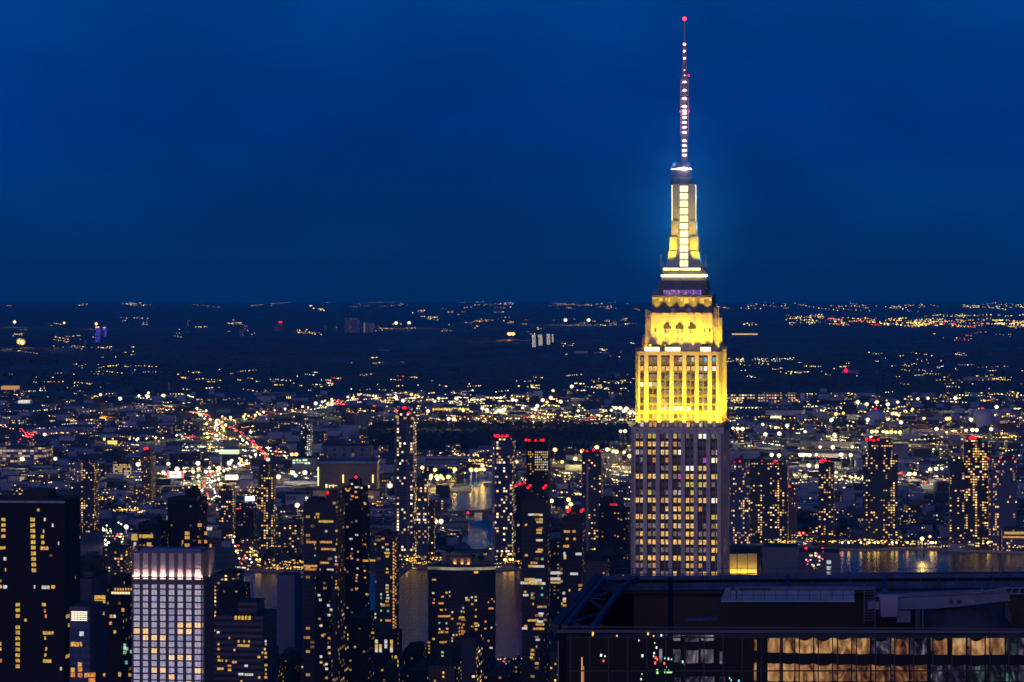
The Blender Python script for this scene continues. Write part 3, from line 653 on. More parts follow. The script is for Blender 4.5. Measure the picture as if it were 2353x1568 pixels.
def place(x0, x1, d, dep, rot=GR):
    """footprint of a slab whose whole visible width is x0..x1: front width, centre of the footprint, side angle"""
    xm = XX((x0+x1)/2, d); phi = -rot-atan(xm/d); tot = (x1-x0)/FPX*d; side = dep*abs(sin(phi))
    w = max(tot-side*.97, tot*.35)/max(cos(phi), .5)
    if phi > 0: fx = XX(x0, d)+w*cos(phi)/2
    else: fx = XX(x1, d)-w*cos(phi)/2
    return w, (fx+sin(-rot)*dep/2, d+cos(rot)*dep/2), phi
def tower(name, label, x0, x1, yt, d, dep=None, fac=F_RES, rot=GR, blocks=(), red=(), cat='tower', group=None, roof=True, mast=0, crown=None, base=0.0):
    """blocks: extra masses (u0,u1 across the front 0..1, top row y, depth share)"""
    dep = dep or max(14, (x1-x0)/FPX*d*.8)
    w, (cx, cyy), phi = place(x0, x1, d, dep, rot)
    T = thing(name, label, cat, (cx, cyy, GZ(cyy)+base), rot, group)
    zt = ZZ(yt, d)-GZ(cyy)-base; m = MB(); off = random.randint(0, 50)*3.0
    m.box(-w/2, w/2, -dep/2, dep/2, -1, zt, 0, 1, u0=off); tops = [(-w/2, w/2, zt, 1.0)]
    for (u0, u1, y, ds) in blocks:
        z = ZZ(y, d)-GZ(cyy)-base; a, c = -w/2+u0*w, -w/2+u1*w; dd = dep*ds/2
        if z > zt: m.box(a, c, -dd, dd, zt, z, 0, 1, u0=off+5)
        else: m.box(a, c, -dd-.4, dd+.4, -1, z, 0, 1, u0=off+7)
        tops.append((a, c, z, ds))
    m.build('wall', [fac, M_ROOF], T)
    hi = max(tops, key=lambda t: t[2])
    if roof:
        r = MB()
        for (a, c, z, ds) in tops:
            dd = dep*ds/2
            if c-a < 6: continue
            for q in ((a, c, -dd, -dd+.4), (a, c, dd-.4, dd), (a, a+.4, -dd+.4, dd-.4), (c-.4, c, -dd+.4, dd-.4)): r.box(*q, z, z+1.1)
        a, c, z, ds = hi; ww = c-a; pw = ww*random.uniform(.25, .45); px_ = a+ww*random.uniform(.3, .7); dd = dep*ds/2
        r.build('parapet', M_ROOF, T)
        r = MB(); r.box(px_-pw/2, px_+pw/2, -dd*.5, dd*.5, z, z+random.uniform(3, 5.5)); r.box(px_-pw/2-2.6, px_-pw/2-.6, -dd*.3, 0, z, z+2)
        r.build('penthouse', M_ROOF, T)
    if mast:
        r = MB(); r.beam((hi[0]*.5+hi[1]*.5, 0, hi[2]), (hi[0]*.5+hi[1]*.5, 0, hi[2]+mast), .5); r.build('antenna', M_DARK, T)
    for (px2, py2) in red:
        X = (XX(px2, d)-cx)/cos(rot); Z = ZZ(py2, d)-GZ(cyy)-base
        r = MB(); r.ball((X, -dep/2*.7, Z), .00029*d+.2, 0, 8, 5); r.beam((X, -dep/2*.7, Z), (X, -dep/2*.7, min(Z-.5, hi[2])), .2, 1); r.build('warning_lamp', [M_RED if d < 3000 else M_RED, M_DARK], T)
    T['_w'] = w; T['_d'] = dep; T['_cx'] = cx; T['_cy'] = cyy; T['_b'] = base
    return T
def wall_of(T): return [c for c in T.children if c.name.startswith('wall')][0]
def wat(T, k, fr, x, y, w, h, d=None):
    """a lit window at a picture spot on the front wall of T"""
    if fr in 'nrmg': h *= .66; w = w*.72 if w < 4 else w
    px_, py_ = DC(fr, x, y); cx, cyy, dep, rot = T['_cx'], T['_cy'], T['_d'], T.rotation_euler[2]
    # intersect the view ray with the front wall plane
    nx, ny = -sin(-rot)*-1*-1, 0
    n = Vector((-sin(rot)*-1, -cos(rot)))   # outward normal of the front
    n = Vector((sin(rot), -cos(rot)))
    p0 = Vector((cx, cyy))+n*(dep/2+.06)
    r = Vector(((px_-CXP)/FPX, 1.0)); t = p0.dot(n)/r.dot(n); p = r*t
    u = Vector((cos(rot), sin(rot))); lx = (p-Vector((cx, cyy))).dot(u)
    return lit_window(T, k, lx, -(dep/2+.06), ZZ(py_, t)-GZ(cyy)-T['_b']-h/2, w, h)

# ---------------- the dark tower at the edge of the view
F_BLK = FAC('facade_black_quiet', (.012,.011,.018), (.010,.010,.017), bay=3.4, flo=3.4, ww=.4, wh=.4, p=.012, cols=AMB, s=.4)
T = tower('apartment_tower', 'near black apartment tower with columns of yellow windows beside the white hotel tower', -40, 184, 1153, 1700, 34, F_BLK, cat='tower')
r = MB(); r.box(-T['_w']/2-.3, T['_w']/2+.3, -17.4, -17.05, ZZ(1153,1700)-.5, ZZ(1153,1700)+.3); r.build('roof_edge', P('pale_edge', (.35,.35,.4), .6), T)
for i in range(10): wat(T, 'y', 'k', 252+i*1.2, 308+43.6*i, 2.4, 1.9)
for y in (968,1010,1055,1142,1183,1228,1271,1314,1358,1401,1445): wat(T, 'y', 'k', 137, y, 2.2, 1.8)
for y, k in ((308,'y'),(350,'y'),(390,'a'),(437,'a'),(527,'y')): wat(T, k, 'k', 26, y, 2.2, 1.6)
for x, y, k, w in ((40,830,'w',2),(328,440,'y',1.6),(332,486,'y',1.5),(343,530,'a',4.2),(354,833,'w',4.2),(412,830,'y',2),(340,967,'y',2),(347,1015,'o',.9),(355,1057,'o',1),(365,1186,'y',4.4),(350,1226,'y',.8),(357,1310,'a',1),(352,1357,'y',1),(366,1404,'y',4.4),(338,398,'w',.7),(4,1270,'y',1),(4,1310,'y',1),(4,1400,'o',1.4),(3,528,'y',1.2),(38,612,'w',1.5),(5,828,'a',1.4),(472,1464,'w',1),(408,1186,'y',.8),(347,307,'w',1),(408,353,'w',.8),(454,492,'w',.6),(43,697,'y',.6),(268,830,'w',.7)):
    wat(T, k, 'k', x, y, w, 1.7)
# windows on its receding side
for z, y0, k, n in ((152,4,'a',5),(131,3,'y',7),(147,8,'y',2),(113,5,'y',2),(103,6,'w',2),(72,5,'y',4),(66,11,'y',2),(60,8,'y',3),(141,18,'y',2),(127,16,'o',2)):
    for i in range(n): lit_window(T, k, T['_w']/2+.06, -17+y0+i*2.3, z, 1.2, 1.8, pi/2)
# ---------------- white hotel tower with glowing crown
d = 1500
cw = MB(); T = thing('hotel_tower', 'slim tower of lilac lit rooms with a glowing pink crown beside the black tower', 'tower', (0,0,0), GR)
dep = 26.; w, (cx, cyy), phi = place(304, 492, d, dep); T.location = (cx, cyy, 0)
T['_w'] = w; T['_d'] = dep; T['_cx'] = cx; T['_cy'] = cyy; T['_b'] = 0
zt, zc = ZZ(1269, d), ZZ(1331, d)
m = MB(); m.box(-w/2, w/2, -dep/2, dep/2, 0, zc, 0); m.build('wall', [P('hotel_wall', (.085,.075,.095), .6, var=.15)], T)
m = MB(); m.box(-w/2+1.2, w/2-1.2, -dep/2+1.6, dep/2-1.2, zc, zt-3); m.build('crown_wall', P('crown_back', (.28,.22,.22), .8), T)
pr = MB(); s = 4.284*1.088*FPX/d; c0 = (150+915)/2
cols = [(190,88),(295,62),(389,62),(484,62),(580,62),(674,62),(768,62),(874,92)]
edges = [150]+[ (cols[i][0]+cols[i][1]/2+cols[i+1][0]-cols[i+1][1]/2)/2 for i in range(7)]+[915]
for i in range(1, 8): X = (edges[i]-c0)/s; pr.box(X-.78, X+.78, -dep/2-.5, -dep/2+.3, 0, zt)
for X in (-w/2+.4, w/2-.4): pr.box(X-.4, X+.4, -dep/2-.5, -dep/2+.3, 0, zt)
for k in range(9): yy = -dep/2+1.5+k*(dep-3)/8; pr.box(w/2-.3, w/2+.45, yy-.4, yy+.4, 0, zt)
pr.build('pier', P('hotel_pier', (.10,.085,.105), .6, var=.1), T)
r = MB(); r.box(-w/2, w/2, -dep/2-.2, -dep/2+1.0, zt-.6, zt+.3); r.box(w/2-1, w/2+.2, -dep/2, dep/2, zt-.6, zt+.3); r.box(-w/2+2, w/2-3, -4, 8, zt-3, zt+.8); r.build('roof_frame', P('roof_frame_blue', (.09,.12,.25), .5), T)
LILM = EV('curtained_room', [(.62,.55,.80),(.42,.42,.66),(.68,.54,.72),(.60,.60,.78),(.74,.62,.70),(.5,.45,.62)], .66, 1.4, .62, 1.2)  # western afterglow on the hotel panes, painted as lilac emission
LILW = EV('curtained_room_warm', [(1,.62,.3),(1,.55,.22),(.95,.7,.5)], 1.15, 1.6, .6, 1.3)
CRG = EV('crown_panel', [(.62,.44,.44),(.66,.47,.45)], .34, .4, .9, 1.1)
cr_m = P('crown_panel_metal', (.5,.40,.38), .6, var=.08)
rowh = 69.6/s; warm = {(6,6):1,(6,7):1,(6,5):.5,(7,0):1,(7,1):.5,(7,5):.5,(7,6):.5,(8,1):.5,(8,2):1,(8,3):.6,(10,2):1,(11,4):.5,(11,5):1,(11,6):1,(13,2):.5,(13,3):1,(13,7):.5,(14,4):.5,(15,6):1}
n100 = 0; restl = MB()
for rI in range(38):
    z = ZZ((1340+(555+69.6*rI)/4.284)/1.088, d)
    if z < 5: break
    for cI, (c, cwid) in enumerate(cols):
        X = (c-c0)/s; W_ = cwid/s; k = LILW if (rI, cI) in warm else LILM
        if k is LILM and n100 >= 96: restl.box(X-W_/2, X+W_/2, -dep/2-.08, -dep/2, z-8/s, z+45/s); continue
        n100 += 1
        lit_window(T, k, X, -dep/2-.01, z-8/s, W_, (53 if rI else 40)/s)
o = restl.build('lower_windows', LILM, T); o['kind'] = 'stuff'
for cI, (c, cwid) in enumerate(cols):     # crown: tall recessed panels washed by lamps at their feet
    X = (c-c0)/s; W_ = cwid/s
    m = MB(); m.box(X-W_/2, X+W_/2, -dep/2+.25, -dep/2+.5, zc, zt-.6)
    for hh in (.38, .52, .66): m.box(X-W_/2, X+W_/2, -dep/2+.15, -dep/2+.25, zc+(zt-zc)*hh, zc+(zt-zc)*hh+.12)
    m.build('crown_panel', cr_m, T)
    m = MB(); m.box(X-W_/2, X+W_/2, -dep/2-.3, -dep/2-.1, zc+.0, zc+.3); m.build('crown_lamp', E('crown_lamp', (1,.72,.55), 2.2), T)
    L_ = bpy.data.lights.new('crown_lamp', 'AREA'); L_.shape = 'RECTANGLE'; L_.size = W_*.8; L_.size_y = .5; L_.energy = 430*(2.1 if cI in (1,3,7) else 1); L_.color = (1,.66,.5)
    o = bpy.data.objects.new('crown_light', L_); COL.objects.link(o); o.parent = T; o.location = (X, -dep/2-.7, zc+1.1); o.rotation_euler = (pi-.22, 0, 0)
for k in range(8):
    yy = -dep/2+1.5+(k+.5)*(dep-3)/8; m = MB(); m.box(w/2-.4, w/2-.2, yy-1, yy+1, zc, zt-.6); m.build('crown_panel', cr_m, T)
L_ = bpy.data.lights.new('crown_lamp', 'AREA'); L_.shape = 'RECTANGLE'; L_.size = 22; L_.size_y = .5; L_.energy = 3500; L_.color = (1,.66,.5)
o = bpy.data.objects.new('crown_light', L_); COL.objects.link(o); o.parent = T; o.location = (w/2+1.0, 0, zc+.4); o.rotation_euler = (pi, .25, pi/2)
o.rotation_euler = Vector((-.2, 0, 1)).to_track_quat('-Z', 'X').to_euler()
# ---------------- block with the lamp row beside it
T = tower('office_block', 'dark striped office block with a row of yellow roof lamps beside the hotel tower', 494, 636, 1416, 1850, 42, FAC('facade_striped', (.10,.09,.14), (.01,.012,.02), bay=60, flo=3.5, ww=1.2, wh=.5, p=0, s=0), blocks=((.42,.80,1388,.6),), cat='building', roof=False)
for x in (1240,1277,1313,1350,1388): wat(T, 'y', 'o', x, 878, 1.3, 2.2)
for x, y, k, ww in ((1052,1033,'w',1.6),(1172,1092,'o',1),(1270,1130,'y',1),(1330,1130,'y',.9),(1382,1133,'y',.9),(1290,1175,'y',3.2),(1350,1177,'y',4),(1560,1128,'w',1),(1562,1162,'o',1),(1552,1215,'w',1),(1526,1252,'y',1),(1560,1255,'y',1.3),(1488,1298,'y',1.5),(1560,1300,'y',1.5),(1055,1160,'y',1),(1056,1212,'o',1.4),(1056,1297,'o',1.4),(1062,1335,'y',1.6),(1096,1335,'y',.8),(1140,1338,'y',.8),(1225,1352,'a',2.6),(1172,1392,'o',2),(1060,1424,'y',2),(1094,1424,'a',1.6),(1174,1436,'a',2),(1350,1392,'w',2),(1295,1482,'w',3),(1380,1487,'w',5),(1490,1516,'y',1.4),(1563,1385,'y',1.6),(1562,1432,'y',1),(1562,1516,'a',1.6),(1562,1480,'a',.9),(1225,1222,'a',1),(1300,1560,'y',1)):
    wat(T, k, 'o', x, y, ww, 1.3)
# ---------------- black cluster in the middle
T = tower('apartment_tower', 'wide black stepped tower with scattered amber windows and red roof lamps', 698, 792, 1153, 2300, 40, F_BAN, blocks=((.62,1.0,1132,.5),(.05,.4,1148,.8)), red=((757,1134),(724,1153)), roof=False)
for x, y, k, w in ((400,316,'y',5),(380,340,'y',2),(404,338,'y',2),(462,370,'y',15),(352,524,'o',10),(462,524,'a',12),(470,576,'o',12),(452,678,'a',9),(345,702,'a',14),(345,727,'o',12),(467,730,'w',14),(380,624,'g',1.4),(540,440,'y',3),(463,443,'w',3),(540,538,'y',2),(475,778,'w',2),(538,815,'o',2),(538,838,'o',2),(542,865,'y',5),(377,540,'y',1.5),(383,570,'a',1.5),(537,662,'w',2),(540,690,'o',5),(535,636,'w',3)):
    wat(T, k, 'n', x, y, w*.7, 2.2)
T = tower('apartment_tower', 'black spired tower with a red beacon in front of the lit box museum', 783, 850, 1172, 2450, 40, F_DRK, blocks=((.02,.95,1122,.8),(.3,.72,1104,.5)), red=((822,1098),), roof=False)
for x, y, k in ((656,90,'w'),(687,115,'w'),(640,126,'y'),(684,150,'y'),(660,182,'o'),(690,190,'a'),(700,114,'a'),(750,232,'y'),(755,240,'y'),(727,120,'w'),(610,128,'y'),(625,140,'y'),(690,470,'w'),(648,500,'w'),(700,596,'a'),(590,582,'y'),(688,368,'g'),(585,372,'g'),(753,541,'o'),(757,664,'o'),(698,720,'w'),(752,738,'a'),(590,783,'a'),(693,770,'a'),(753,788,'y'),(690,790,'a'),(765,912,'y'),(757,1058,'y'),(655,575,'w'),(582,634,'y'),(700,655,'a'),(597,730,'a'),(646,630,'o'),(695,1140,'g'),(765,1185,'o'),(763,1233,'o'),(595,1190,'w'),(625,1195,'y'),(622,1222,'y'),(690,870,'a')):
    wat(T, k, 'n', x, y, random.choice((1.6, 2.2, 3.2)), 2)
T = tower('apartment_tower', 'dark tower with one bright edge column of small yellow windows', 862, 917, 1232, 2300, 26, F_BAN, blocks=(), roof=True)
for i in range(28): wat(T, 'a', 'n', 966, 530+i*24.6, 1.7, 2.1)
for i in range(0, 28, 1):
    if random.random() < .5: wat(T, 'a', 'n', 981, 540+i*24.6, 1.1, 1.6)
for x, y, k, w in ((828,538,'y',2),(887,562,'w',2),(915,540,'o',3),(920,580,'w',3),(918,605,'y',4),(918,632,'y',3),(810,660,'y',4),(757,662,'a',4),(918,750,'a',3),(918,725,'y',2),(918,847,'w',3),(918,870,'a',3),(918,895,'y',3),(922,920,'w',2),(922,942,'w',3),(918,966,'y',3),(873,913,'w',1.5),(873,940,'g',1.5),(873,985,'w',1.5),(873,1035,'g',1.5),(925,1037,'g',2),(873,1106,'y',1.5),(925,1108,'a',4),(873,1178,'y',1.5),(920,1180,'o',4),(830,1060,'w',1.5),(830,1087,'w',1.5),(820,1200,'y',4),(887,498,'a',3)):
    wat(T, k, 'n', x, y, w, 2)
T = tower('apartment_building', 'squat dark block with a grid of tall yellow windows below the edge column tower', 860, 924, 1458, 2180, 26, F_DRK, cat='building', blocks=((0,.8,1504,1.2),))
for x in (838,867,892,908,950):
    for y in (1265,1300,1330): 
        if random.random() < .8: wat(T, 'w' if random.random() < .5 else 'y', 'n', x, y, 2.6, 4)
for x in (850,862,890,905,932,950,982,994):
    for y in (1380,1412,1443,1478):
        if random.random() < .62: wat(T, 'y', 'n', x, y, 2.0, 3)
T = tower('apartment_tower', 'thin unlit tower rising from the dark blocks between black towers', 724, 762, 1322, 2150, 24, F_DRK)
for x, y, k in ((425,1145,'w'),(437,1220,'a'),(485,1240,'o'),(487,1350,'a'),(485,1308,'w'),(425,1378,'w'),(425,1420,'y'),(465,1432,'w'),(467,1468,'w'),(466,1535,'o'),(485,1068,'w'),(420,955,'w'),(410,920,'w'),(500,1028,'w'),(480,995,'w')): wat(T, k, 'n', x, y, 2.4, 2.4)
for a, c, y, dd, lab in ((637,691,1322,2620,'blank grey violet slab tower with no lit windows above the office block'), (691,725,1330,2660,'narrower blank slab joined to the grey violet slab tower')):
    T = tower('blank_slab_tower', lab, a, c, y, dd, 30, F_DRK, roof=False)
    wall_of(T).data.materials[0] = P('blank_slab_%d' % a, (.115,.125,.19) if a < 640 else (.085,.10,.15), .9, var=.08, scale=.02, spec=.1)
# ---------------- big curved apartment block by the near bank
d = 2550; N_ = 18; pts = []
T = thing('apartment_building', 'wide dark curved riverside apartment block dotted with orange windows', 'building', (XX(1061, d), d, 0), 0)
for i in range(N_+1):
    t = i/N_; pts.append(((t-.5)*(1139-984)/FPX*d, -7*sin(pi*t)+4))
m = MB(); zt = ZZ(1303, d); us = 0
for i in range(N_):
    a, c = pts[i], pts[i+1]; l = math.hypot(c[0]-a[0], c[1]-a[1])
    za = zt+3.4*(((i+.5)/N_-.5)*2)**2*1.4
    m.quad((a[0],a[1],0),(c[0],c[1],0),(c[0],c[1],zt),(a[0],a[1],zt), 0, [(us,0),(us+l,0),(us+l,zt),(us,zt)]); us += l
    m.quad((a[0],a[1],zt),(c[0],c[1],zt),(c[0],c[1]+22,zt),(a[0],a[1]+22,zt), 1); m.quad((c[0],c[1]+22,0),(a[0],a[1]+22,0),(a[0],a[1]+22,zt),(c[0],c[1]+22,zt), 0)
for a, s2 in ((pts[0],1),(pts[-1],0)):
    q = [(a[0],a[1]+22,0),(a[0],a[1],0),(a[0],a[1],zt),(a[0],a[1]+22,zt)]
    m.quad(*(q if s2 else [q[1],q[0],q[3],q[2]]), 0, [(0,0),(22,0),(22,zt),(0,zt)])
m.build('wall', [FAC('facade_curved', (.03,.03,.045), bay=3.4, flo=3.1, ww=1.2, wh=.45, p=.03, cols=AMB, s=.8), M_ROOF], T)
rl = MB(); rd = MB()
for i in range(N_):
    a, c = pts[i], pts[i+1]; rl.beam((a[0],a[1]-.1,zt-1.3),(c[0],c[1]-.1,zt-1.3), .25, 0, 2.2); rd.beam((a[0],a[1]-.4,zt+.6),(c[0],c[1]-.4,zt+.6), .8, 0, 1.0)
rl.build('lit_top_storey', EV('top_storey', [(.55,.42,.3),(.6,.55,.35)], .3, .08, .1, 1.9), T); rd.build('roof_rim', M_DARK, T)
T['_cx'] = XX(1061, d); T['_cy'] = d+2.; T['_d'] = 12.; T['_b'] = 0; T['_w'] = 50
for x, y, k, w in ((495,160,'a',3),(505,110,'a',1.5),(605,165,'a',5),(610,262,'a',4),(672,258,'y',1),(595,355,'o',5),(680,355,'a',6),(735,350,'o',1.5),(580,455,'g',2.4),(685,458,'w',1.5),(770,295,'w',2.5),(768,392,'y',3),(582,545,'w',2),(695,540,'a',3),(580,595,'o',3),(620,590,'a',3),(685,590,'o',4.4),(910,372,'y',5),(875,383,'a',2),(935,478,'a',2.5),(915,520,'a',2.5),(875,530,'a',1.4),(872,575,'o',2),(918,570,'a',2),(875,620,'o',2.4),(922,615,'o',4),(835,628,'a',2),(788,633,'w',2.4),(768,680,'a',2),(768,720,'w',1.5),(935,712,'o',2.5),(495,690,'y',3),(620,738,'a',5),(675,733,'a',2),(978,88,'w',3),(1058,78,'w',3),(1114,72,'y',2.5),(1115,122,'w',3),(1062,178,'o',3.5),(1118,258,'y',2),(1062,508,'a',3),(1118,500,'y',3),(1155,490,'w',2),(1058,553,'o',3),(1120,550,'a',3),(1115,593,'o',2.4),(1122,650,'o',2.6),(1062,700,'g',3.5),(1114,358,'a',2.4),(1258,435,'a',2.5),(1256,538,'a',3),(1340,240,'a',5),(1302,720,'a',2.5),(1345,525,'w',2.5),(1065,938,'a',5),(1158,928,'a',2.6),(625,885,'w',3),(625,938,'g',3),(1386,140,'o',1.5),(1300,150,'a',1.2),(1352,105,'a',1.3),(425,738,'a',3),(430,793,'a',2),(430,838,'y',2),(428,888,'y',2),(930,232,'w',2),(940,290,'a',2),(905,285,'w',2),(1340,820,'w',4),(685,10,'y',3),(625,68,'a',3.5),(733,60,'a',2),(490,15,'w',3),(730,0,'w',1.5),(1010,612,'w',1)):
    wat(T, k, 'r', x, y, w*.8, 2.1)
# ---------------- towers between the river gaps
T = tower('glass_tower', 'black glass tower with bright lit bands and red lamps left of the floodlit skyscraper', 1199, 1265, 1152, 2450, 30, F_BAN, blocks=(), red=((1217,1122),(1222,1117),(1253,1122),(1258,1117)), cat='tower')
for x, y, k, w in ((1160,695,'w',4),(1210,665,'y',6),(1210,695,'y',6),(1270,672,'w',6),(1270,700,'y',6),(1240,690,'w',5),(1310,700,'w',5)): wat(T, k, 'm', x, y, w*1.3, 3)
for x, y, k, w in ((1220,95,'w',5),(1270,95,'a',6),(1310,98,'w',4),(1297,160,'a',6),(1293,230,'y',5),(1293,255,'y',5),(1295,320,'w',6),(1290,400,'a',3),(1290,420,'a',6),(1250,520,'o',6),(1180,452,'y',4),(1165,1095,'w',5),(1175,1075,'y',4),(1240,1025,'a',10),(1300,1035,'w',6),(1300,1060,'a',8),(1250,1098,'o',3),(1300,1098,'y',8),(1300,1195,'w',8),(1300,905,'a',5),(1310,965,'w',5),(1240,880,'a',2),(1318,800,'g',3),(1230,800,'g',2),(1170,775,'y',3),(1175,803,'w',5),(1318,740,'g',2),(1290,550,'w',10),(1220,548,'a',5),(1320,485,'g',3),(1230,1320,'a',4),(1225,1350,'y',4),(1270,1255,'a',2),(1235,1285,'a',2),(1178,185,'a',3),(1110,187,'w',3)):
    wat(T, k, 'm', x, y, w*.8, 2.4)
T = tower('glass_tower', 'tower with a lit window grid under its red roof lamps, behind the black glass tower', 1209, 1264, 1016, 3800, 30, F_DRK, blocks=(), red=((1211,1012),(1218,1013),(1233,1014),(1246,1013),(1251,1012)))
m = P('x', (0,0,0)) if False else None
for i in range(7):
    for j in range(8):
        if random.random() < .85: wat(T, 'y' if random.random() < .6 else 'w', 'g', 858+i*19, 512+j*24.5, 2.0, 2.4)
for i in range(3):
    for j in range(10):
        if random.random() < .4: wat(T, 'y', 'g', 790+i*20, 510+j*24, 2.0, 2.2)
T = tower('apartment_tower', 'dark riverside tower with red lamps at its foot beside the black glass tower', 1288, 1345, 1196, 2650, 30, F_BAN, blocks=((.3,.95,1180,.6),), red=((1309,1176),(1312,1173),(1339,1176),(1343,1172)))
for x, y, k, w in ((1165,1290,'y',7),(1235,1290,'a',5),(1168,1362,'y',4),(1240,1363,'a',4),(1155,1435,'a',6),(1140,1503,'w',3),(1280,1510,'w',7),(1145,1550,'y',4)): wat(T, k, 'g', x, y, w*.7, 3)
for x, y, k, w in ((1600,615,'w',9),(1510,785,'w',4),(1515,835,'w',5),(1515,855,'a',5),(1495,880,'a',3),(1520,455,'w',4),(1560,760,'y',2),(1545,370,'y',4)): wat(T, k, 'm', x, y, w*.7, 3)
T = tower('podium_block', 'low brightly lit block between the black glass tower and the dark riverside tower', 1264, 1292, 1242, 3000, 30, F_DRK, cat='building', roof=False)
for i in range(9): wat(T, 'w', 'm', 1395+i*14, 660, 3.4, 4); wat(T, 'w', 'm', 1395+i*14, 607, 3.4, 4)
wat(T, 'y', 'm', 1430, 692, 40, 2.6)
T = tower('apartment_tower', 'slab tower with a pale edge strip and scattered yellow windows beside the skyscraper', 1337, 1386, 1040, 3850, 28, F_RES, blocks=(), red=((1341,1036),(1351,1038),(1366,1035),(1383,1038)))
m = MB(); m.box(-T['_w']/2+5.2, -T['_w']/2+8.0, -14.4, -14, 0, ZZ(1066,3850)); m.build('pale_strip', P('strip_grey', (.2,.17,.2), .6), T)
T = tower('hotel_building', 'dark hotel block with a small red roof sign beside the skyscraper', 1376, 1448, 1172, 3500, 30, F_DRK, cat='hotel', blocks=((.02,.5,1150,.7),))
for x, y in ((1635,1110),(1670,1110),(1770,1110),(1670,1165),(1745,1165),(1770,1162),(1450,1340),(1465,1340),(1515,1340),(1665,1340)): wat(T, 'y', 'g', x, y, 1.9, 2)
c = bpy.data.curves.new('sign_letters', 'FONT'); c.body = 'HOTEL'; c.size = 2.6; c.extrude = .12; c.align_x = 'CENTER'; c.offset = .05
o = bpy.data.objects.new('sign_letters', c); COL.objects.link(o)
dg = bpy.context.evaluated_depsgraph_get(); me = bpy.data.meshes.new_from_object(o.evaluated_get(dg)); me.materials.clear(); me.materials.append(E('sign_red', (1,.03,.06), 1.5)); bpy.data.objects.remove(o)
sx, sy = DC('g', 1640, 1034)
o = bpy.data.objects.new('sign_letters', me); COL.objects.link(o); o.parent = T; o.location = (XX(sx, 3500)-T['_cx'], -15.6, ZZ(sy, 3500)); o.rotation_euler = (pi/2, 0, 0)
# ---------------- tall Queens towers along the water
def riv(lab, x0, x1, yt, d, fac, blocks=(), red=(), dep=None, rot=GR, n='apartment_tower', **k): return tower(n, lab, x0, x1, yt, d, dep, fac, rot, blocks, red, **k)
T = riv('tallest glass tower across the river with two red roof lamps near the creek', 907, 958, 961, 3720, F_GLS, ((.12,.75,947,.6),), ((912,946),(929,938),(934,938),(942,949)), 34)
m = MB(); m.box(-T['_w']/2-.3, -T['_w']/2+2.2, -17.5, -16.9, 0, ZZ(962,3720)); m.box(T['_w']*.12, T['_w']*.12+5, -17.6, -17.0, 0, ZZ(962,3720)); m.build('pale_strip', FAC('strip_lamps', (.12,.11,.13), bay=2, flo=3.3, ww=.8, wh=.5, p=.05, cols=MIX, s=.5), T)
for x, y in ((1445,232),(1518,243),(1585,243)): wat(T, 'a', 'f', x, y, 3.5, 2.6)
riv('broad lower slab joined to the tallest glass tower across the river', 958, 986, 1101, 3740, F_GLS, ((0,.6,1140,1),), ())
riv('low glass wing with bright windows beside the bright dock lamps', 984, 1001, 1160, 3760, F_RESB, (), ())
T = riv('blue glass tower crowned with a cluster of red lamps beside the creek mouth', 1131, 1185, 1014, 3740, F_GLS, ((.1,.85,1008,.8),), ((1140,1002),(1143,1003),(1147,1002),(1149,1004),(1157,1003),(1165,1003),(1168,1002)), 34)
m = MB(); m.box(-T['_w']/2-.3, -T['_w']/2+1.4, -17.5, -16.9, 0, ZZ(1013,3740)); m.box(-T['_w']/2+2.4, -T['_w']/2+3.2, -17.5, -16.9, 0, ZZ(1013,3740)); m.build('pale_strip', P('strip_grey2', (.16,.15,.2), .5), T)
riv('dark block with red roof lamps beside the blue glass tower', 1184, 1210, 1128, 3650, F_DRK, ((.3,.9,1118,.5),), ((1187,1117),(1196,1113),(1206,1110)))
riv('first of the waterfront towers beyond the skyscraper with a yellow lit crown', 1675, 1725, 1096, 3980, F_BLU, ((.25,.8,1064,.8),), ((1677,1065),(1703,1062),(1692,1064)), 30)
riv('wide waterfront tower of amber windows next to the yellow crowned tower', 1724, 1812, 1072, 3990, F_RESB, ((.0,.42,1062,.9),(.42,.96,1065,.8)), ((1755,1062),(1785,1061)), 40)
riv('small dark tower with one red roof lamp on the waterfront', 1812, 1831, 1122, 3980, F_BRK, (), ((1816,1120),))
riv('narrow dark waterfront tower with red roof lamps and amber windows', 1881, 1917, 1068, 3960, F_RESB, ((.15,.85,1063,.8),), ((1888,1061),(1899,1060),(1909,1062),(1892,1058)), 26)
riv('tall black twin shouldered waterfront tower with a few red lamps on its roof', 1983, 2063, 1052, 3950, F_RESB, ((.14,.84,1013,.7),), ((1995,1010),(2004,1011),(2012,1013),(2022,1011)), 38)
riv('tall waterfront tower with long rows of amber windows and a bright red roof beacon', 2213, 2270, 1020, 3930, FAC('facade_tall_amber', (.03,.028,.05), bay=2.8, flo=3.1, ww=.75, wh=.5, p=.32, cols=AMB, s=1.7, rowp=.05, clus=1.5), ((.1,.75,1010,.7),), ((2233,1008),(2237,1006),(2241,1007),(2245,1007)), 32)
riv('lower amber windowed waterfront tower before the tower with the red beacon', 2181, 2216, 1066, 3900, F_RESB, ((.0,.6,1072,.9),), ())
riv('blue grey gridded waterfront tower with a pale blank crown and red lamps', 2271, 2336, 1086, 3880, F_BLU, ((.12,1.0,1056,.8),), ((2275,1055),(2303,1054),(2331,1055)), 34)
T = riv('low podium with a bright yellow ribbon of windows beyond the blue grey tower', 2300, 2400, 1218, 3860, F_BLU, (), (), 30, n='podium_block', cat='building')
for i in range(14): wat(T, 'y', 'h', 2222+i*11, 884, 5.2, 3.0)
wat(T, 'a', 'h', 2290, 915, 30, 2)
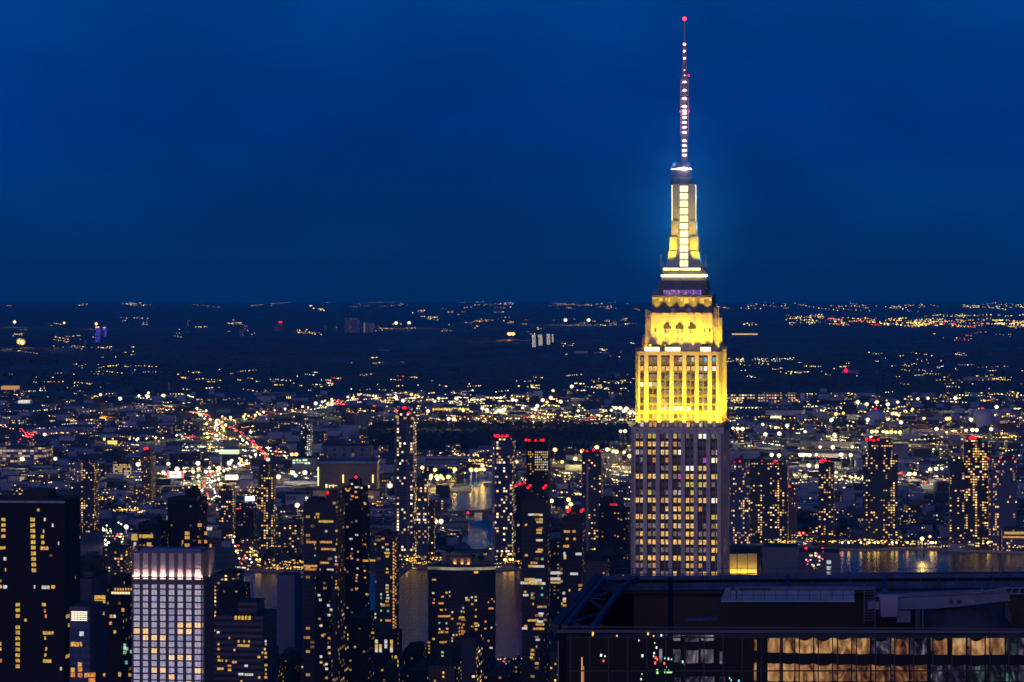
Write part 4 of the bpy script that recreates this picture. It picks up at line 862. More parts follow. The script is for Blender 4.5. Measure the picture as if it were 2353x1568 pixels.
# left side
riv('dark rounded tower with yellow top windows beyond the low yards', 325, 358, 1048, 4700, F_BRK, ((.15,.85,1039,.8),), ((334,1032),(339,1031)), 34)
riv('slender tower with two columns of yellow windows beside the avenue of lamps', 186, 227, 1066, 4150, F_RESB, ((.1,.5,1060,.7),), (), 26)
riv('bright windowed tower beside the billboard road', 503, 541, 1130, 4050, F_RESB, ((.1,.7,1122,.7),), ())
riv('dark block with a thin lit stair column beside the bright windowed tower', 541, 590, 1175, 3950, F_DRK, (), ())
riv('amber windowed slab tower with a pale roof box near the riverside orange lamps', 594, 634, 1098, 3900, F_RESB, ((.05,.62,1068,.6),), ())
riv('low wide amber flats beside the amber slab tower', 634, 700, 1208, 3850, F_RES, ((.5,1,1226,.8),), (), n='apartment_building', cat='building')
riv('mid height dark flats beside the street of white lamps', 560, 596, 1240, 3800, F_BRK, (), (), n='apartment_building', cat='building')
riv('lone dark tower of small white windows before the black cemetery land', 690, 718, 975, 5700, FAC('facade_white_dots', (.015,.02,.035), bay=3.4, flo=3.4, ww=.55, wh=.4, p=.5, cols=[(1,.8,.45),(1,.9,.7),(.9,.95,.9)], s=1.6), ((0,.4,985,.8),), ())
T = riv('office block with four bright storeys among the low yards', 260, 305, 1058, 5250, F_DRK, ((.02,.5,1048,.5),), (), n='office_block', cat='building')
for j in range(8):
    for i in range(12):
        if random.random() < .75: wat(T, 'w' if random.random() < .5 else 'y', 'e', 1048+i*14, 672+j*19, 2.2, 2.2)
T = riv('white framed parking building with two pale stair towers', -60, 121, 1028, 5600, FAC('facade_frames', (.24,.25,.32), (.02,.03,.05), bay=7, flo=4.5, ww=.86, wh=.7, p=.35, cols=MIX, s=.55, rowp=.25), ((.36,.42,1018,.6),(.7,.76,1018,.6)), (), 60, n='parking_building', cat='building')
riv('red tinted block with four red roof lamps at the far side of the black tower', 20, 74, 1188, 3650, F_BRK, ((.0,.9,1180,.7),), ((26,1180),(34,1181),(62,1179),(71,1181)), n='apartment_building', cat='building')
riv('small yellow lit villa block beside the tower with two columns', 170, 190, 1062, 5000, F_PAL, (), (), n='lit_house', cat='building')
# middle left masses in front of the avenue
T = tower('apartment_building', 'dark block with bright amber corner windows behind the hotel crown', 385, 476, 1148, 2900, 36, F_DRK, cat='building', blocks=((.0,.45,1172,1),(.5,.85,1130,.6)))
for x, y, k, w in ((1550,1158,'y',6),(1520,1215,'y',15),(1510,1253,'y',8),(1565,1253,'a',5),(1720,1300,'a',7),(1720,1340,'y',7),(1655,1255,'o',4),(1657,1440,'o',3),(1665,1380,'a',6),(1570,1405,'a',4),(1470,1362,'y',4),(1465,1400,'y',5),(1420,1402,'a',2),(1835,1225,'a',6),(1890,1300,'a',4),(1835,1378,'o',4),(1935,1415,'a',3),(1925,1258,'w',8),(1890,1378,'a',4),(1720,1410,'a',7),(1655,1402,'y',6)):
    wat(T, k, 'e', x, y, w*.6, 3)
T = tower('apartment_building', 'long low black block with two rows of yellow windows behind the hotel crown', 318, 388, 1205, 2850, 36, F_DRK, cat='building')
for x, y, k, w in ((1235,1322,'y',7),(1235,1350,'y',8),(1340,1328,'y',8),(1385,1328,'y',6),(1240,1398,'w',3),(1370,1400,'a',6),(1380,1430,'y',7),(1370,1450,'a',7),(1290,1325,'y',3)): wat(T, k, 'e', x, y, w*.7, 3)
# bottom left group by the hotel
T = tower('glass_block', 'blue glass block with five glowing bars at its top beside the black tower', 160, 236, 1394, 1500, 26, FAC('facade_glass_blue', (.07,.09,.16), (.03,.045,.10), bay=3.2, flo=3.4, ww=.85, wh=.6, p=0, s=.7, cols=MIX), cat='building', roof=False)
for i in range(5): wat(T, LITM.setdefault('bar', E('light_bar', (1,.82,.55), 3)), 'q', 952, 724+i*24.5, 7.4, .3)
L_ = bpy.data.lights.new('bar_light', 'AREA'); L_.size = 6; L_.energy = 45; L_.color = (1,.6,.45); o = bpy.data.objects.new('bar_light', L_); COL.objects.link(o); o.parent = T; o.location = (-2, -15, ZZ(1415,1500)); o.rotation_euler = (pi/2, 0, 0); o.rotation_euler = (-pi/2+.0, 0, pi)
for x, y, k, w in ((870,1110,'y',1.6),(918,1112,'a',2.3),(972,1110,'y',1),(960,1355,'a',1.8),(962,1415,'o',2),(962,1485,'o',2),(875,1420,'y',1.8),(875,1480,'o',2),(1090,1480,'o',3),(1125,1480,'a',1.6),(1030,1485,'y',1.2),(1085,1545,'o',1.6),(1125,1545,'a',1.4),(980,985,'w',2)):
    wat(T, k, 'q', x, y, w, 2.0)
T = tower('office_block', 'blank grey slab with a curved canopy above the block with glowing bars', 182, 246, 1330, 1950, 40, F_DRK, cat='building', blocks=((0,.75,1318,.5),))
wall_of(T).data.materials[0] = P('slab_grey', (.075,.07,.10), .8, var=.2)
for i in range(7): wat(T, 'y', 'q', 1150+i*17, 546, 1.3, 2.2); wat(T, 'y', 'q', 1150+i*17, 597, 1.3, 2.0)
T = tower('low_block', 'dark green block with a bright rooftop terrace left of the hotel tower', 246, 306, 1346, 1720, 30, F_DRK, cat='building', blocks=((.12,1,1326,.6),), roof=False)
for i in range(7): wat(T, 'a', 'q', 1385+i*32, 450, .9, 1.2)
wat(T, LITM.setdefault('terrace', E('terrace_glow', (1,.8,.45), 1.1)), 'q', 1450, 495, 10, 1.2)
for x, y, k in ((1478,700,'a'),(1335,775,'y'),(1376,775,'w'),(1328,858,'o'),(1380,962,'y'),(1240,740,'a'),(1500,1120,'g'),(1500,1160,'w'),(1518,1330,'g'),(1500,1210,'g'),(1560,1480,'y'),(1440,1480,'y'),(1250,1480,'a'),(1525,1165,'g'),(1580,1200,'g'),(1605,1480,'a')): wat(T, k, 'q', x, y, 1.4, 1.7)
# ---------------- floodlit golden block beside the skyscraper
d = 2350
T = tower('golden_crown_building', 'dark building with three golden floodlit roof panels right of the skyscraper', 1672, 1752, 1262, d, 30, F_DRK, cat='building', roof=False)
gold = P('golden_panel', (.55,.42,.12), .6, var=.15, scale=.15)
for i, (a, c) in enumerate(((134,204),(210,284),(288,356))):
    xa, xb = XX(DC('h', a, 0)[0], d), XX(DC('h', c, 0)[0], d)
    m = MB(); m.box(xa-T['_cx'], xb-T['_cx'], -16.2, -15.7, ZZ(DC('h', 0, 1196)[1], d), ZZ(DC('h', 0, 1042+i*-2)[1], d)); m.build('golden_panel', gold, T)
L_ = bpy.data.lights.new('panel_light', 'AREA'); L_.shape = 'RECTANGLE'; L_.size = 24; L_.size_y = .6; L_.energy = 3800; L_.color = (1,.66,.08)
o = bpy.data.objects.new('panel_light', L_); COL.objects.link(o); o.parent = T; o.location = (0, -18.6, ZZ(DC('h', 0, 1200)[1], d)); o.rotation_euler = (pi-.12, 0, 0)
T = tower('office_block', 'unlit blue grey slab beside the golden crowned building', 1752, 1835, 1258, 2600, 40, F_DRK, cat='building', roof=False)
wall_of(T).data.materials[0] = P('slab_blue', (.05,.065,.10), .55, var=.15)
T = tower('office_block', 'dark blue block with three square white windows near the water', 1836, 1930, 1270, 2700, 40, F_DRK, cat='building', roof=False, red=((1858,1262),(1897,1272)))
wall_of(T).data.materials[0] = P('slab_blue_dark', (.035,.05,.085), .5, var=.15)
for y in (1104,1148,1190): wat(T, 'w', 'h', 882, y, 3.6, 2.9)
# a big wheel of coloured lamps reflected on the slab is painted as scattered glowing dots on its wall
lm = [E('lamp_dot_%s' % k, c, 2.2) for k, c in (('white',(.8,.9,.8)),('green',(.5,1,.4)),('red',(1,.08,.08)),('blue',(.3,.7,1)))]
for k in range(34):
    a = random.random()*2*pi; rr = random.gauss(58, 12); kx, ky = 1430+rr*1.5*cos(a), 1240+rr*1.6*sin(a)
    m = random.choice(lm[:3] if k % 3 else lm[2:3]); wat(T, m, 's', kx, ky, random.uniform(.5, 1.4), random.uniform(.5, 1.3))
# ================================================================== roof in the foreground
RZ = 298.5
def rp_(fr, x, y, z=RZ):          # a picture spot on the roof plane
    X, Y = DC(fr, x, y); d = (EYE-z)*FPX/(Y-CYP); return Vector((XX(X, d), d, z))
NB = thing('glass_office_tower', 'dark glass office tower with an open steel roof frame and amber reflections, nearest building', 'skyscraper', (0,0,0))
STB = P('roof_steel_blue', (.034,.068,.15), .8, 0, var=.3, scale=.8, spec=.25); STD = P('roof_steel_dark', (.004,.006,.014), .6, var=.3, scale=.5)
gls = P('curtain_glass', (.008,.009,.014), .12, var=.3, scale=.4)
A = rp_('D', 1283, 1452); B = rp_('D', 1382, 1322); C = Vector((75, 322.5+.0, RZ)); Dp = Vector((84, 392, RZ))
yA = A.y
# walls: near wall, left wall, rounded corner
m = MB()
lw = [(A.x+.8, A.y), (A.x+.25, A.y+.25), (A.x, A.y+.9), (B.x, B.y-1.2), (B.x+.7, B.y), (Dp.x, Dp.y), (C.x, A.y)]
m.prism([(p[0], p[1]) for p in reversed(lw)], 0, RZ-9, 0)
m.build('wall', [gls, STD], NB)
m = MB()                                      # upper skin: front and left faces of glass up to the parapet
def skin(a, c, z0, z1, t=.25):
    v = (Vector(c)-Vector(a)).normalized(); n = Vector((-v.y, v.x))*t
    q = [(a[0],a[1]),(c[0],c[1]),(c[0]+n.x,c[1]+n.y),(a[0]+n.x,a[1]+n.y)]
    m.prism(q, z0, z1)
skin((A.x+.8, A.y), (C.x, A.y), RZ-9, RZ-.35); skin((B.x, B.y-1.2), (A.x, A.y+.9), RZ-9, RZ-.35); skin((A.x, A.y+.9), (A.x+.25, A.y+.25), RZ-9, RZ-.35); skin((A.x+.25, A.y+.25), (A.x+.8, A.y), RZ-9, RZ-.35)
skin((Dp.x, Dp.y), (B.x, B.y), RZ-9, RZ-.35)
m.build('parapet_glass', gls, NB)
# roof deck, sunk behind the parapet
m = MB(); m.prism([(p[0], p[1]) for p in reversed(lw)], RZ-9, RZ-8.6); m.build('roof_deck', P('roof_deck_dark', (.006,.006,.01), .9, var=.5, scale=.3), NB)
m = MB(); m.box(17, 60, A.y+1.2, A.y+5.5, RZ-3.6, RZ-3.2); m.box(17, 60, A.y+5.0, A.y+5.3, RZ-8.6, RZ-3.6)
m.build('gangway_deck', P('gangway', (.05,.05,.12), .7, var=.5, scale=.5), NB)
# ring beams
def beams(name, lst, mat):
    m = MB()
    for p, q, t, t2 in lst: m.beam(p, q, t, 0, t2)
    return m.build(name, mat, NB)
g = lambda x, y: rp_('D', (x/3.9217+1360)/1.088, (y/3.9217+1400)/1.088)
beams('parapet_beam', [(g(120,700), Vector((74, A.y-.15, RZ)), .3, .28), (g(150,690)+Vector((.3,.3,.3)), Vector((74, A.y+.5, RZ+.15)), .1, .1)], P('parapet_steel', (.012,.022,.05), .5))
beams('edge_beam', [(g(110,670), g(545,165), .75, .7)], STD)
beams('edge_rail', [(g(104,665)+Vector((-.25,0,.25)), g(535,160)+Vector((-.25,0,.25)), .22, .3)], STB)
beams('truss_chord', [(g(195,665), g(580,188), .55, .5), (g(470,672), g(762,270), .5, .5), (g(762,270), g(925,172), .45, .5)], STB)
beams('truss_brace', [(g(580,195), g(750,268), .22, .3), (g(425,380), g(745,292), .24, .3), (g(430,388), g(598,492), .24, .3), (g(250,618), g(575,518), .2, .25), (g(230,600), g(440,690), .2, .25), (g(425,378), g(620,385), .1, .1), (g(580,640), g(240,655), .12, .12)], STB)
FB0, FB1 = g(560,178), Vector((84, 380.5, RZ))
beams('far_beam', [(FB0, FB1, .3, .5), (FB0+Vector((0,-1.3,-.9)), FB1+Vector((0,-1.3,-.9)), .35, .8), (FB0+Vector((0,.5,.35)), FB1+Vector((0,.5,.35)), .12, .12)], STB)
m = MB(); m.box(FB0.x, 84, 379.6, 380, RZ-8.6, RZ-1.2); m.box(FB0.x-.3, 84, 376.5, 379.4, RZ-1.9, RZ-1.6); m.build('back_wall', STD, NB)
beams('cross_beam', [(g(1240,195), g(1240,690), .5, .5)], P('cross_steel', (.010,.014,.035), .9, 0, spec=.05))
q = lambda x, y, z=RZ: rp_('D', (x/3.9217+1960)/1.088, (y/3.9217+1400)/1.088, z)
beams('cross_beam', [(q(985,200), q(985,300), .5, .4), (q(35,160), q(40,270), .45, .4)], STB)
beams('service_pipe', [(g(330,625), g(322,690), .08, .08), (g(1145,660), g(1170,630), .07, .07), (g(1560,570), g(1750,462), .14, .14), (g(1380,590), g(1700,575), .2, .3)], STB)
m = MB()
for x, y in ((663,150),(655,240)): p = q(x, y); m.beam(p+Vector((0,0,-1)), p+Vector((0,0,1.6)), .06)
m.build('lightning_rod', STB, NB)
vent = None; random.seed(4)                     # vents, boxes and cable runs on the gangway behind the parapet
for k in range(16):
    w_, h_ = random.uniform(.3, 1.2), random.uniform(.25, .8)
    m = MB(); m.box(-w_/2, w_/2, -.3, .3, 0, h_); m.lathe([(.12, h_), (.12, h_+.35), (.2, h_+.4), (.2, h_+.5)], 8)
    o = m.build('roof_vent', [P('vent_grey', (.05,.06,.11), .7) if k == 0 else bpy.data.materials['vent_grey']], NB); o.location = (17.5+k*2.6+random.uniform(-.8, .8), A.y+random.uniform(2, 4.6), RZ-3.2)
m = MB(); p_ = Vector((17, A.y+3.2, RZ-3.1))
for k in range(60): q_ = p_+Vector((.7, random.uniform(-.12, .12), random.uniform(-.02, .02))); m.beam(p_, q_, .09); p_ = q_
m.build('cable_run', bpy.data.materials['vent_grey'], NB)
m = MB(); x = 12.
while x < 72: m.beam((x, 378.2, RZ-1), (x, 378.2, RZ+.9), .07); x += 2.1
m.beam((12, 378.2, RZ+.9), (72, 378.2, RZ+.9), .07); m.build('safety_railing', STB, NB)
# curtain wall mullions and wavy panes with painted reflections
mu = MB(); x = A.x+1.2
while x < 74: mu.box(x-.06, x+.06, A.y-.14, A.y-.02, RZ-40, RZ-.4); x += 1.88
for k in range(12): z = RZ-.55-k*3.3; mu.box(A.x+.9, 74, A.y-.10, A.y-.03, z-.07, z+.07)
mu.build('mullion', STD, NB)
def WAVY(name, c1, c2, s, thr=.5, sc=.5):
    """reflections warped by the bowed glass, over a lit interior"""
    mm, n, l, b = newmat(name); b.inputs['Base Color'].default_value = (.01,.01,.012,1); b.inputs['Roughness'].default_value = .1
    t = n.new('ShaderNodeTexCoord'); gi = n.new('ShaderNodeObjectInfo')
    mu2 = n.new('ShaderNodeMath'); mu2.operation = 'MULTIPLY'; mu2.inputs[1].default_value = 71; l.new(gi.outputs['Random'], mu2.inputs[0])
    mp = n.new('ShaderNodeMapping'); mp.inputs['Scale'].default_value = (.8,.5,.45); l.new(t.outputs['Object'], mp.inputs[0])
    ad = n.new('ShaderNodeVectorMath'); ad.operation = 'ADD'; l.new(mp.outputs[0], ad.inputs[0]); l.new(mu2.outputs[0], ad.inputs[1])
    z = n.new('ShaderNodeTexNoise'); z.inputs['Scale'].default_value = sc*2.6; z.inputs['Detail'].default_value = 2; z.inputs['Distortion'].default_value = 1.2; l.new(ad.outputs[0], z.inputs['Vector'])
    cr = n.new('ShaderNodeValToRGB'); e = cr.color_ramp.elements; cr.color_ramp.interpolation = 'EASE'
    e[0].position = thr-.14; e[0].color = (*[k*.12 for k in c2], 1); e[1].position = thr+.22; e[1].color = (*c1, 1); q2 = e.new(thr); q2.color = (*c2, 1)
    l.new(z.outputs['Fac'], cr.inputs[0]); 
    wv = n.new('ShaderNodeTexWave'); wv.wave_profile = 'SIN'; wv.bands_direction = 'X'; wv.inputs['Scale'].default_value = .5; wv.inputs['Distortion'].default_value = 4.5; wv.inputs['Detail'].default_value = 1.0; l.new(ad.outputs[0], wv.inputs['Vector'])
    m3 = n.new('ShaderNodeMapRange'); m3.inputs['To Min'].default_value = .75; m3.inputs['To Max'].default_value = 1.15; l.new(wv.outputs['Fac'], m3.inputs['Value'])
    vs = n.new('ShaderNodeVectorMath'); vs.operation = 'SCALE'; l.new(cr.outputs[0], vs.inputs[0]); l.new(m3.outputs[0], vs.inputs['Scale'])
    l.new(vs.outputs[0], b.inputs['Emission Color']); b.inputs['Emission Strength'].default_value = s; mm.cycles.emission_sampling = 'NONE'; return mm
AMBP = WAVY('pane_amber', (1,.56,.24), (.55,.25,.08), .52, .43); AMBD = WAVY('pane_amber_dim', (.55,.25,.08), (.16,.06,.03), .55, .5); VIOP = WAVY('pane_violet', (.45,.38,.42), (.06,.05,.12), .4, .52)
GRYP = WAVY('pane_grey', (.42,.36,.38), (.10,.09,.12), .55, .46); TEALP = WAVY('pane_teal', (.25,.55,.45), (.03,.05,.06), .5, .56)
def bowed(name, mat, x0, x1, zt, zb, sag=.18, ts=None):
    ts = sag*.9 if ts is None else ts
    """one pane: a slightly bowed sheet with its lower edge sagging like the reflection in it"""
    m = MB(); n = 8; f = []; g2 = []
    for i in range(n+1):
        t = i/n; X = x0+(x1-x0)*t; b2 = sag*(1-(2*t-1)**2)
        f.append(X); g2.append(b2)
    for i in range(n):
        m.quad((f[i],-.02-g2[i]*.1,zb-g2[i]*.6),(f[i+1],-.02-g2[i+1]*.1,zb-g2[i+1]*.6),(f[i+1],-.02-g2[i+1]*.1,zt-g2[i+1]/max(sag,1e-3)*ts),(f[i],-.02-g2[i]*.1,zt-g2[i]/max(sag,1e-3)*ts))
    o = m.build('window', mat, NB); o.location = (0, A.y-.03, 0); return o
cnt = 0
zz = lambda y, fr='q_': ZZ((y/3.9217+1400)/1.088, A.y)
xx_ = lambda x, ox=1960: XX((x/3.9217+ox)/1.088, A.y)
drop = [0,.03,.06,.09,.13,.15]
right = [(2160,2268,AMBP,1360),(2285,2395,AMBP,1360)]
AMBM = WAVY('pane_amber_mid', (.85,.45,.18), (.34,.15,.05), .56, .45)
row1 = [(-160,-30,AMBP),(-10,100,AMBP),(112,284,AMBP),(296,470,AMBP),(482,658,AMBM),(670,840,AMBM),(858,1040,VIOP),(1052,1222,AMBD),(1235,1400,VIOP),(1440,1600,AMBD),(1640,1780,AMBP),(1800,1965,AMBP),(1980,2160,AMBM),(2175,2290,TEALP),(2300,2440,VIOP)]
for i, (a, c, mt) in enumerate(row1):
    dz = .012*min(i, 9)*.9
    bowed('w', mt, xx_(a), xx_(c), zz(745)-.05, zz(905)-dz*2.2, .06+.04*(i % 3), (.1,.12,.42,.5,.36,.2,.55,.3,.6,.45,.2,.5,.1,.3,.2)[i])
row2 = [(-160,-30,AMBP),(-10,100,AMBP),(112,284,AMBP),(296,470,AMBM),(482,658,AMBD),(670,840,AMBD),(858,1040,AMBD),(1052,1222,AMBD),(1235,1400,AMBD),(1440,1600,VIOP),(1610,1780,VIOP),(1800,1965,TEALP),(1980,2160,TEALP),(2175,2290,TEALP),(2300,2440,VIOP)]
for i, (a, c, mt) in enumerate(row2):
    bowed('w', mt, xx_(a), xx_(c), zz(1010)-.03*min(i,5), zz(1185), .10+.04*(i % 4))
# grey patches and small city reflections, painted as emission
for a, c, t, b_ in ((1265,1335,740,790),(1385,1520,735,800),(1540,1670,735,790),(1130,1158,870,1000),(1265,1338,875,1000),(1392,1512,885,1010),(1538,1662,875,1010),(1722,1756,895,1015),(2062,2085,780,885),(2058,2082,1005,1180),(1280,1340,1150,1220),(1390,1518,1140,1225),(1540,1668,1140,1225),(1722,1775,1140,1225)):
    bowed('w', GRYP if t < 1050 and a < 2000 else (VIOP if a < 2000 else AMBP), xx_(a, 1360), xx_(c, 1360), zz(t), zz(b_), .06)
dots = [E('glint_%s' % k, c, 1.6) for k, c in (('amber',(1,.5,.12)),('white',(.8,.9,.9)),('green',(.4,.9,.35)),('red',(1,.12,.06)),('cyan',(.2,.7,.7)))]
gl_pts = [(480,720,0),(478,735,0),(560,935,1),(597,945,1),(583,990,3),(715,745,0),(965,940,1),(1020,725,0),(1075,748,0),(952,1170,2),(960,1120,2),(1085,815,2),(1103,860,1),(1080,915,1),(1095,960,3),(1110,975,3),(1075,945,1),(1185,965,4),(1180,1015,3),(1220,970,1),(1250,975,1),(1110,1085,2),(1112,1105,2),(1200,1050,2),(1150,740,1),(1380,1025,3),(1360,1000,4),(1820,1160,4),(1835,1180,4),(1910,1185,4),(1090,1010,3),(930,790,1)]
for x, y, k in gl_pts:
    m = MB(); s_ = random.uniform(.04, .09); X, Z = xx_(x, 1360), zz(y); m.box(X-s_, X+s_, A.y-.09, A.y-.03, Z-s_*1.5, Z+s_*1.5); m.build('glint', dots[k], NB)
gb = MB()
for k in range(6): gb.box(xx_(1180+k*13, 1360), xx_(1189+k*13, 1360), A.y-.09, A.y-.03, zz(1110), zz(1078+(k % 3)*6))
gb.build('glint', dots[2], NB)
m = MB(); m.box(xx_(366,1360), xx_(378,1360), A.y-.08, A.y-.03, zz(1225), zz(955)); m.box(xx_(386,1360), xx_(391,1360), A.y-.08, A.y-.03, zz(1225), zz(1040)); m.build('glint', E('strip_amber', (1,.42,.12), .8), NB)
m = MB(); p0 = Vector((A.x-.06, A.y+.5, 0)); m.box(A.x-.04, A.x+.04, A.y+.55, A.y+.7, 270, RZ-1); m.build('corner_trim', P('corner_trim', (.22,.17,.14), .4), NB)
# ---------------- machines on the roof
MW = P('crane_white', (.10,.125,.22), .6, var=.12, scale=1.0); MWD = P('crane_grey', (.06,.075,.15), .6, var=.25, scale=1.0); MWV = P('crane_box_white', (.2,.2,.31), .6, var=.08)
dC = 362.
def fx2(x): return XX((x/3.9217+1960)/1.088, dC)
def fz2(y): return ZZ((y/3.9217+1400)/1.088, dC)
def gx2(x): return XX((x/3.9217+1360)/1.088, dC)
T = thing('service_platform', 'long pale blue enclosed service platform on the dark roof', 'platform', (0, dC, 0))
x0, x1 = gx2(1830), fx2(690)
m = MB(); m.box(x0, x1, -.1, 1.6, fz2(385), fz2(300), 0); m.build('side_panel', P('platform_blue', (.10,.19,.36), .6, var=.15, scale=1.0), T)
m = MB(); m.box(x0-1.1, x1, -.2, 1.8, fz2(412), fz2(387), 0); m.build('floor_plate', P('platform_edge', (.15,.24,.40), .6), T)
m = MB(); m.box(x0+.4, x1+2.2, .1, 1.7, fz2(296), fz2(262), 0); m.build('roof_panel', MWD, T)
m = MB()
for k in range(12): X = x0+(x1-x0)*k/11.; m.box(X-.03, X+.03, -.16, -.1, fz2(385), fz2(298))
m.box(x0, x1, -.16, -.1, fz2(345), fz2(341)); m.box(x0+.55, x0+.7, -.18, -.1, fz2(385), fz2(296)); m.box(x0+1.0, x0+4.4, -.4, -.1, fz2(292), fz2(278)); m.build('seam', STD, T)
m = MB(); m.poly([(x0-1.15, -.1, fz2(410)), (x0, -.1, fz2(408)), (x0, -.1, fz2(272)), (x0-.55, -.1, fz2(275))]); m.poly([(x0-1.15, .4, fz2(410)), (x0-.55, .4, fz2(275)), (x0, .4, fz2(272)), (x0, .4, fz2(408))]); m.quad((x0-1.15,.4,fz2(410)),(x0-1.15,-.1,fz2(410)),(x0-.55,-.1,fz2(275)),(x0-.55,.4,fz2(275))); m.build('end_plate', MW, T)
T = thing('roof_ladder', 'thin steel ladder standing between the service platform and the white hopper', 'ladder', (0, dC-2, 0))
m = MB()
for x in (768, 872): m.beam((fx2(x), 0, fz2(600)), (fx2(x), 0, fz2(228)), .09)
m.build('rail', MWD, T); m = MB()
for y in range(265, 600, 28): m.beam((fx2(768), 0, fz2(y)), (fx2(872), 0, fz2(y)), .06)
m.build('rung', MWD, T); m = MB(); m.beam((fx2(872), 0, fz2(700)), (fx2(872), 0, fz2(500)), .07); m.build('post', MWD, T)
T = thing('window_cleaning_crane', 'pale roof crane with a long tapering boom reaching to the side', 'roof crane', (0, dC, 0))
def slab(name, pts, y0, y1, mat):
    m = MB(); a = [(fx2(x), y0, fz2(y)) for x, y in pts]; b2 = [(fx2(x), y1, fz2(y)) for x, y in pts]
    m.poly(a); m.poly(list(reversed(b2)))
    for i in range(len(a)):
        j = (i+1) % len(a); m.quad(a[j], a[i], b2[i], b2[j])
    return m.build(name, mat, T)
slab('boom', [(1105,482),(1105,372),(1560,352),(2200,322),(2210,395),(1980,420),(1700,455),(1500,470)], -.6, .9, MW)
slab('boom_cover', [(1105,368),(1130,328),(1240,318),(1720,300),(2170,285),(2200,320),(1560,348)], -.4, .9, MWD)
slab('counterweight', [(930,478),(820,478),(820,402),(930,402)], -.8, .4, MWV)
slab('arm_lattice', [(1800,318),(2150,262),(2800,255),(2800,268),(2170,276),(1820,330)], -.9, -.7, MW)
slab('arm_lattice', [(1800,345),(2240,318),(2800,316),(2800,328),(2240,330),(1810,352)], -.9, -.7, MW)
for k in range(9): x = 1900+k*75; slab('arm_strut', [(x,335-k*2),(x+12,335-k*2),(x+40,272),(x+28,272)], -.88, -.74, MW)
m = MB()
for x, y, r in ((1632,406,.22),(1712,404,.24)): m.lathe([(r,-.05),(r,.05)], 14, 0)
for x, r in ((1632,.24),(1712,.26)):
    m = MB(); m.lathe([(r,-.06),(r,.06)], 14); o = m.build('boom_hole', STD, T); o.location = (fx2(x), -.62, fz2(405)); o.rotation_euler = (pi/2,0,0)
dk2 = P('crane_base', (.035,.038,.065), .7, var=.3, scale=1)
m = MB(); m.lathe([(5.6, fz2(700)), (5.4, fz2(640)), (4.6, fz2(520)), (3.6, fz2(476)), (2, fz2(470))], 24, 0, fx2(1780), 3.2); m.build('turntable', dk2, T)
slab('motor_box', [(1095,605),(1130,605),(1230,605),(1230,490),(1105,490)], -.9, .6, MW)
slab('motor_box', [(1858,430),(1740,385),(1860,392)], -.75, -.6, MWV)
slab('mast_post', [(1282,720),(1330,720),(1330,470),(1282,480)], -.3, .3, dk2); slab('mast_post', [(1350,720),(1365,720),(1365,470),(1350,470)], -.3, .3, MWD)
slab('end_shield', [(2160,560),(2230,640),(2225,560),(2180,420),(2160,430)], -.4, .4, dk2)
T = thing('roof_hopper', 'white box hopper with a blue lid beside the steel ladder', 'hopper', (0, dC-1, 0))
slab('body', [(930,540),(1090,540),(1102,330),(905,330),(922,380)], -1, 1.2, MWV); slab('lid', [(880,345),(905,318),(1130,325),(1128,350)], -.9, 1.3, P('lid_blue', (.10,.14,.30), .6))
m = MB(); m.box(fx2(1098), fx2(1108), -1, 1, fz2(540), fz2(330)); m.build('edge_panel', MWD, T)
T = thing('roof_pipes', 'curled blue pipe lying on the gangway behind the parapet', 'pipe', (0, A.y+3, 0))
m = MB(); ps = [Vector((15.5+i*.55, .6*sin(i*.5), RZ-3.05+.25*sin(i*.35))) for i in range(40)]
for a, c in zip(ps, ps[1:]): m.beam(a, c, .28)
m.build('pipe_run', P('pipe_blue', (.03,.035,.09), .6), T)
# ================================================================== the far bank: landmarks
def blk(name, label, fr, x0, x1, y0, y1, mat, dep=None, cat='building', rot=0.0, roof=M_ROOF, group=None, parts=True):
    X0, Y1 = DC(fr, x0, y1); X1, Y0 = DC(fr, x1, y0); d = ground_d(Y1); w = (X1-X0)/FPX*d; h = ZZ(Y0, d)-GZ(d); dep = dep or w*.5
    T = thing(name, label, cat, (XX((X0+X1)/2, d), d+dep/2, GZ(d)), rot, group)
    m = MB(); m.box(-w/2, w/2, -dep/2, dep/2, -2, h, 0, 0, u0=random.randint(0,30)*4.); m.build('wall', mat, T)
    if parts: m = MB(); m.box(-w/2-.3, w/2+.3, -dep/2-.3, dep/2+.3, h, h+.8); m.build('roof', roof, T)
    T['_w'] = w; T['_d'] = dep; T['_h'] = h; T['_s'] = FPX/d
    return T
def addbox(T, name, u0, u1, v0, v1, mat, pr=.4):   # fractions of the front
    w, h, dp = T['_w'], T['_h'], T['_d']; m = MB(); m.box(-w/2+u0*w, -w/2+u1*w, -dp/2-pr, -dp/2-.02, v0*h, v1*h); return m.build(name, mat, T)
GLOWY = E('glow_yellow', (1,.72,.22), 2.4); GLOWW = E('glow_white', (1,.95,.75), 2.6); GLOWO = E('glow_orange', (1,.5,.08), 2.0); GLOWD = E('glow_warm_dim', (1,.7,.35), .55)
PALE = P('pale_wall', (.34,.33,.42), .85, var=.15, scale=.03); GREY = P('grey_wall', (.13,.13,.17), .85, var=.3, scale=.05); DKW = P('dark_wall', (.02,.03,.05), .85, var=.3, scale=.05)
TANK = P('tank_white', (.32,.35,.44), .6, var=.06, scale=.02)
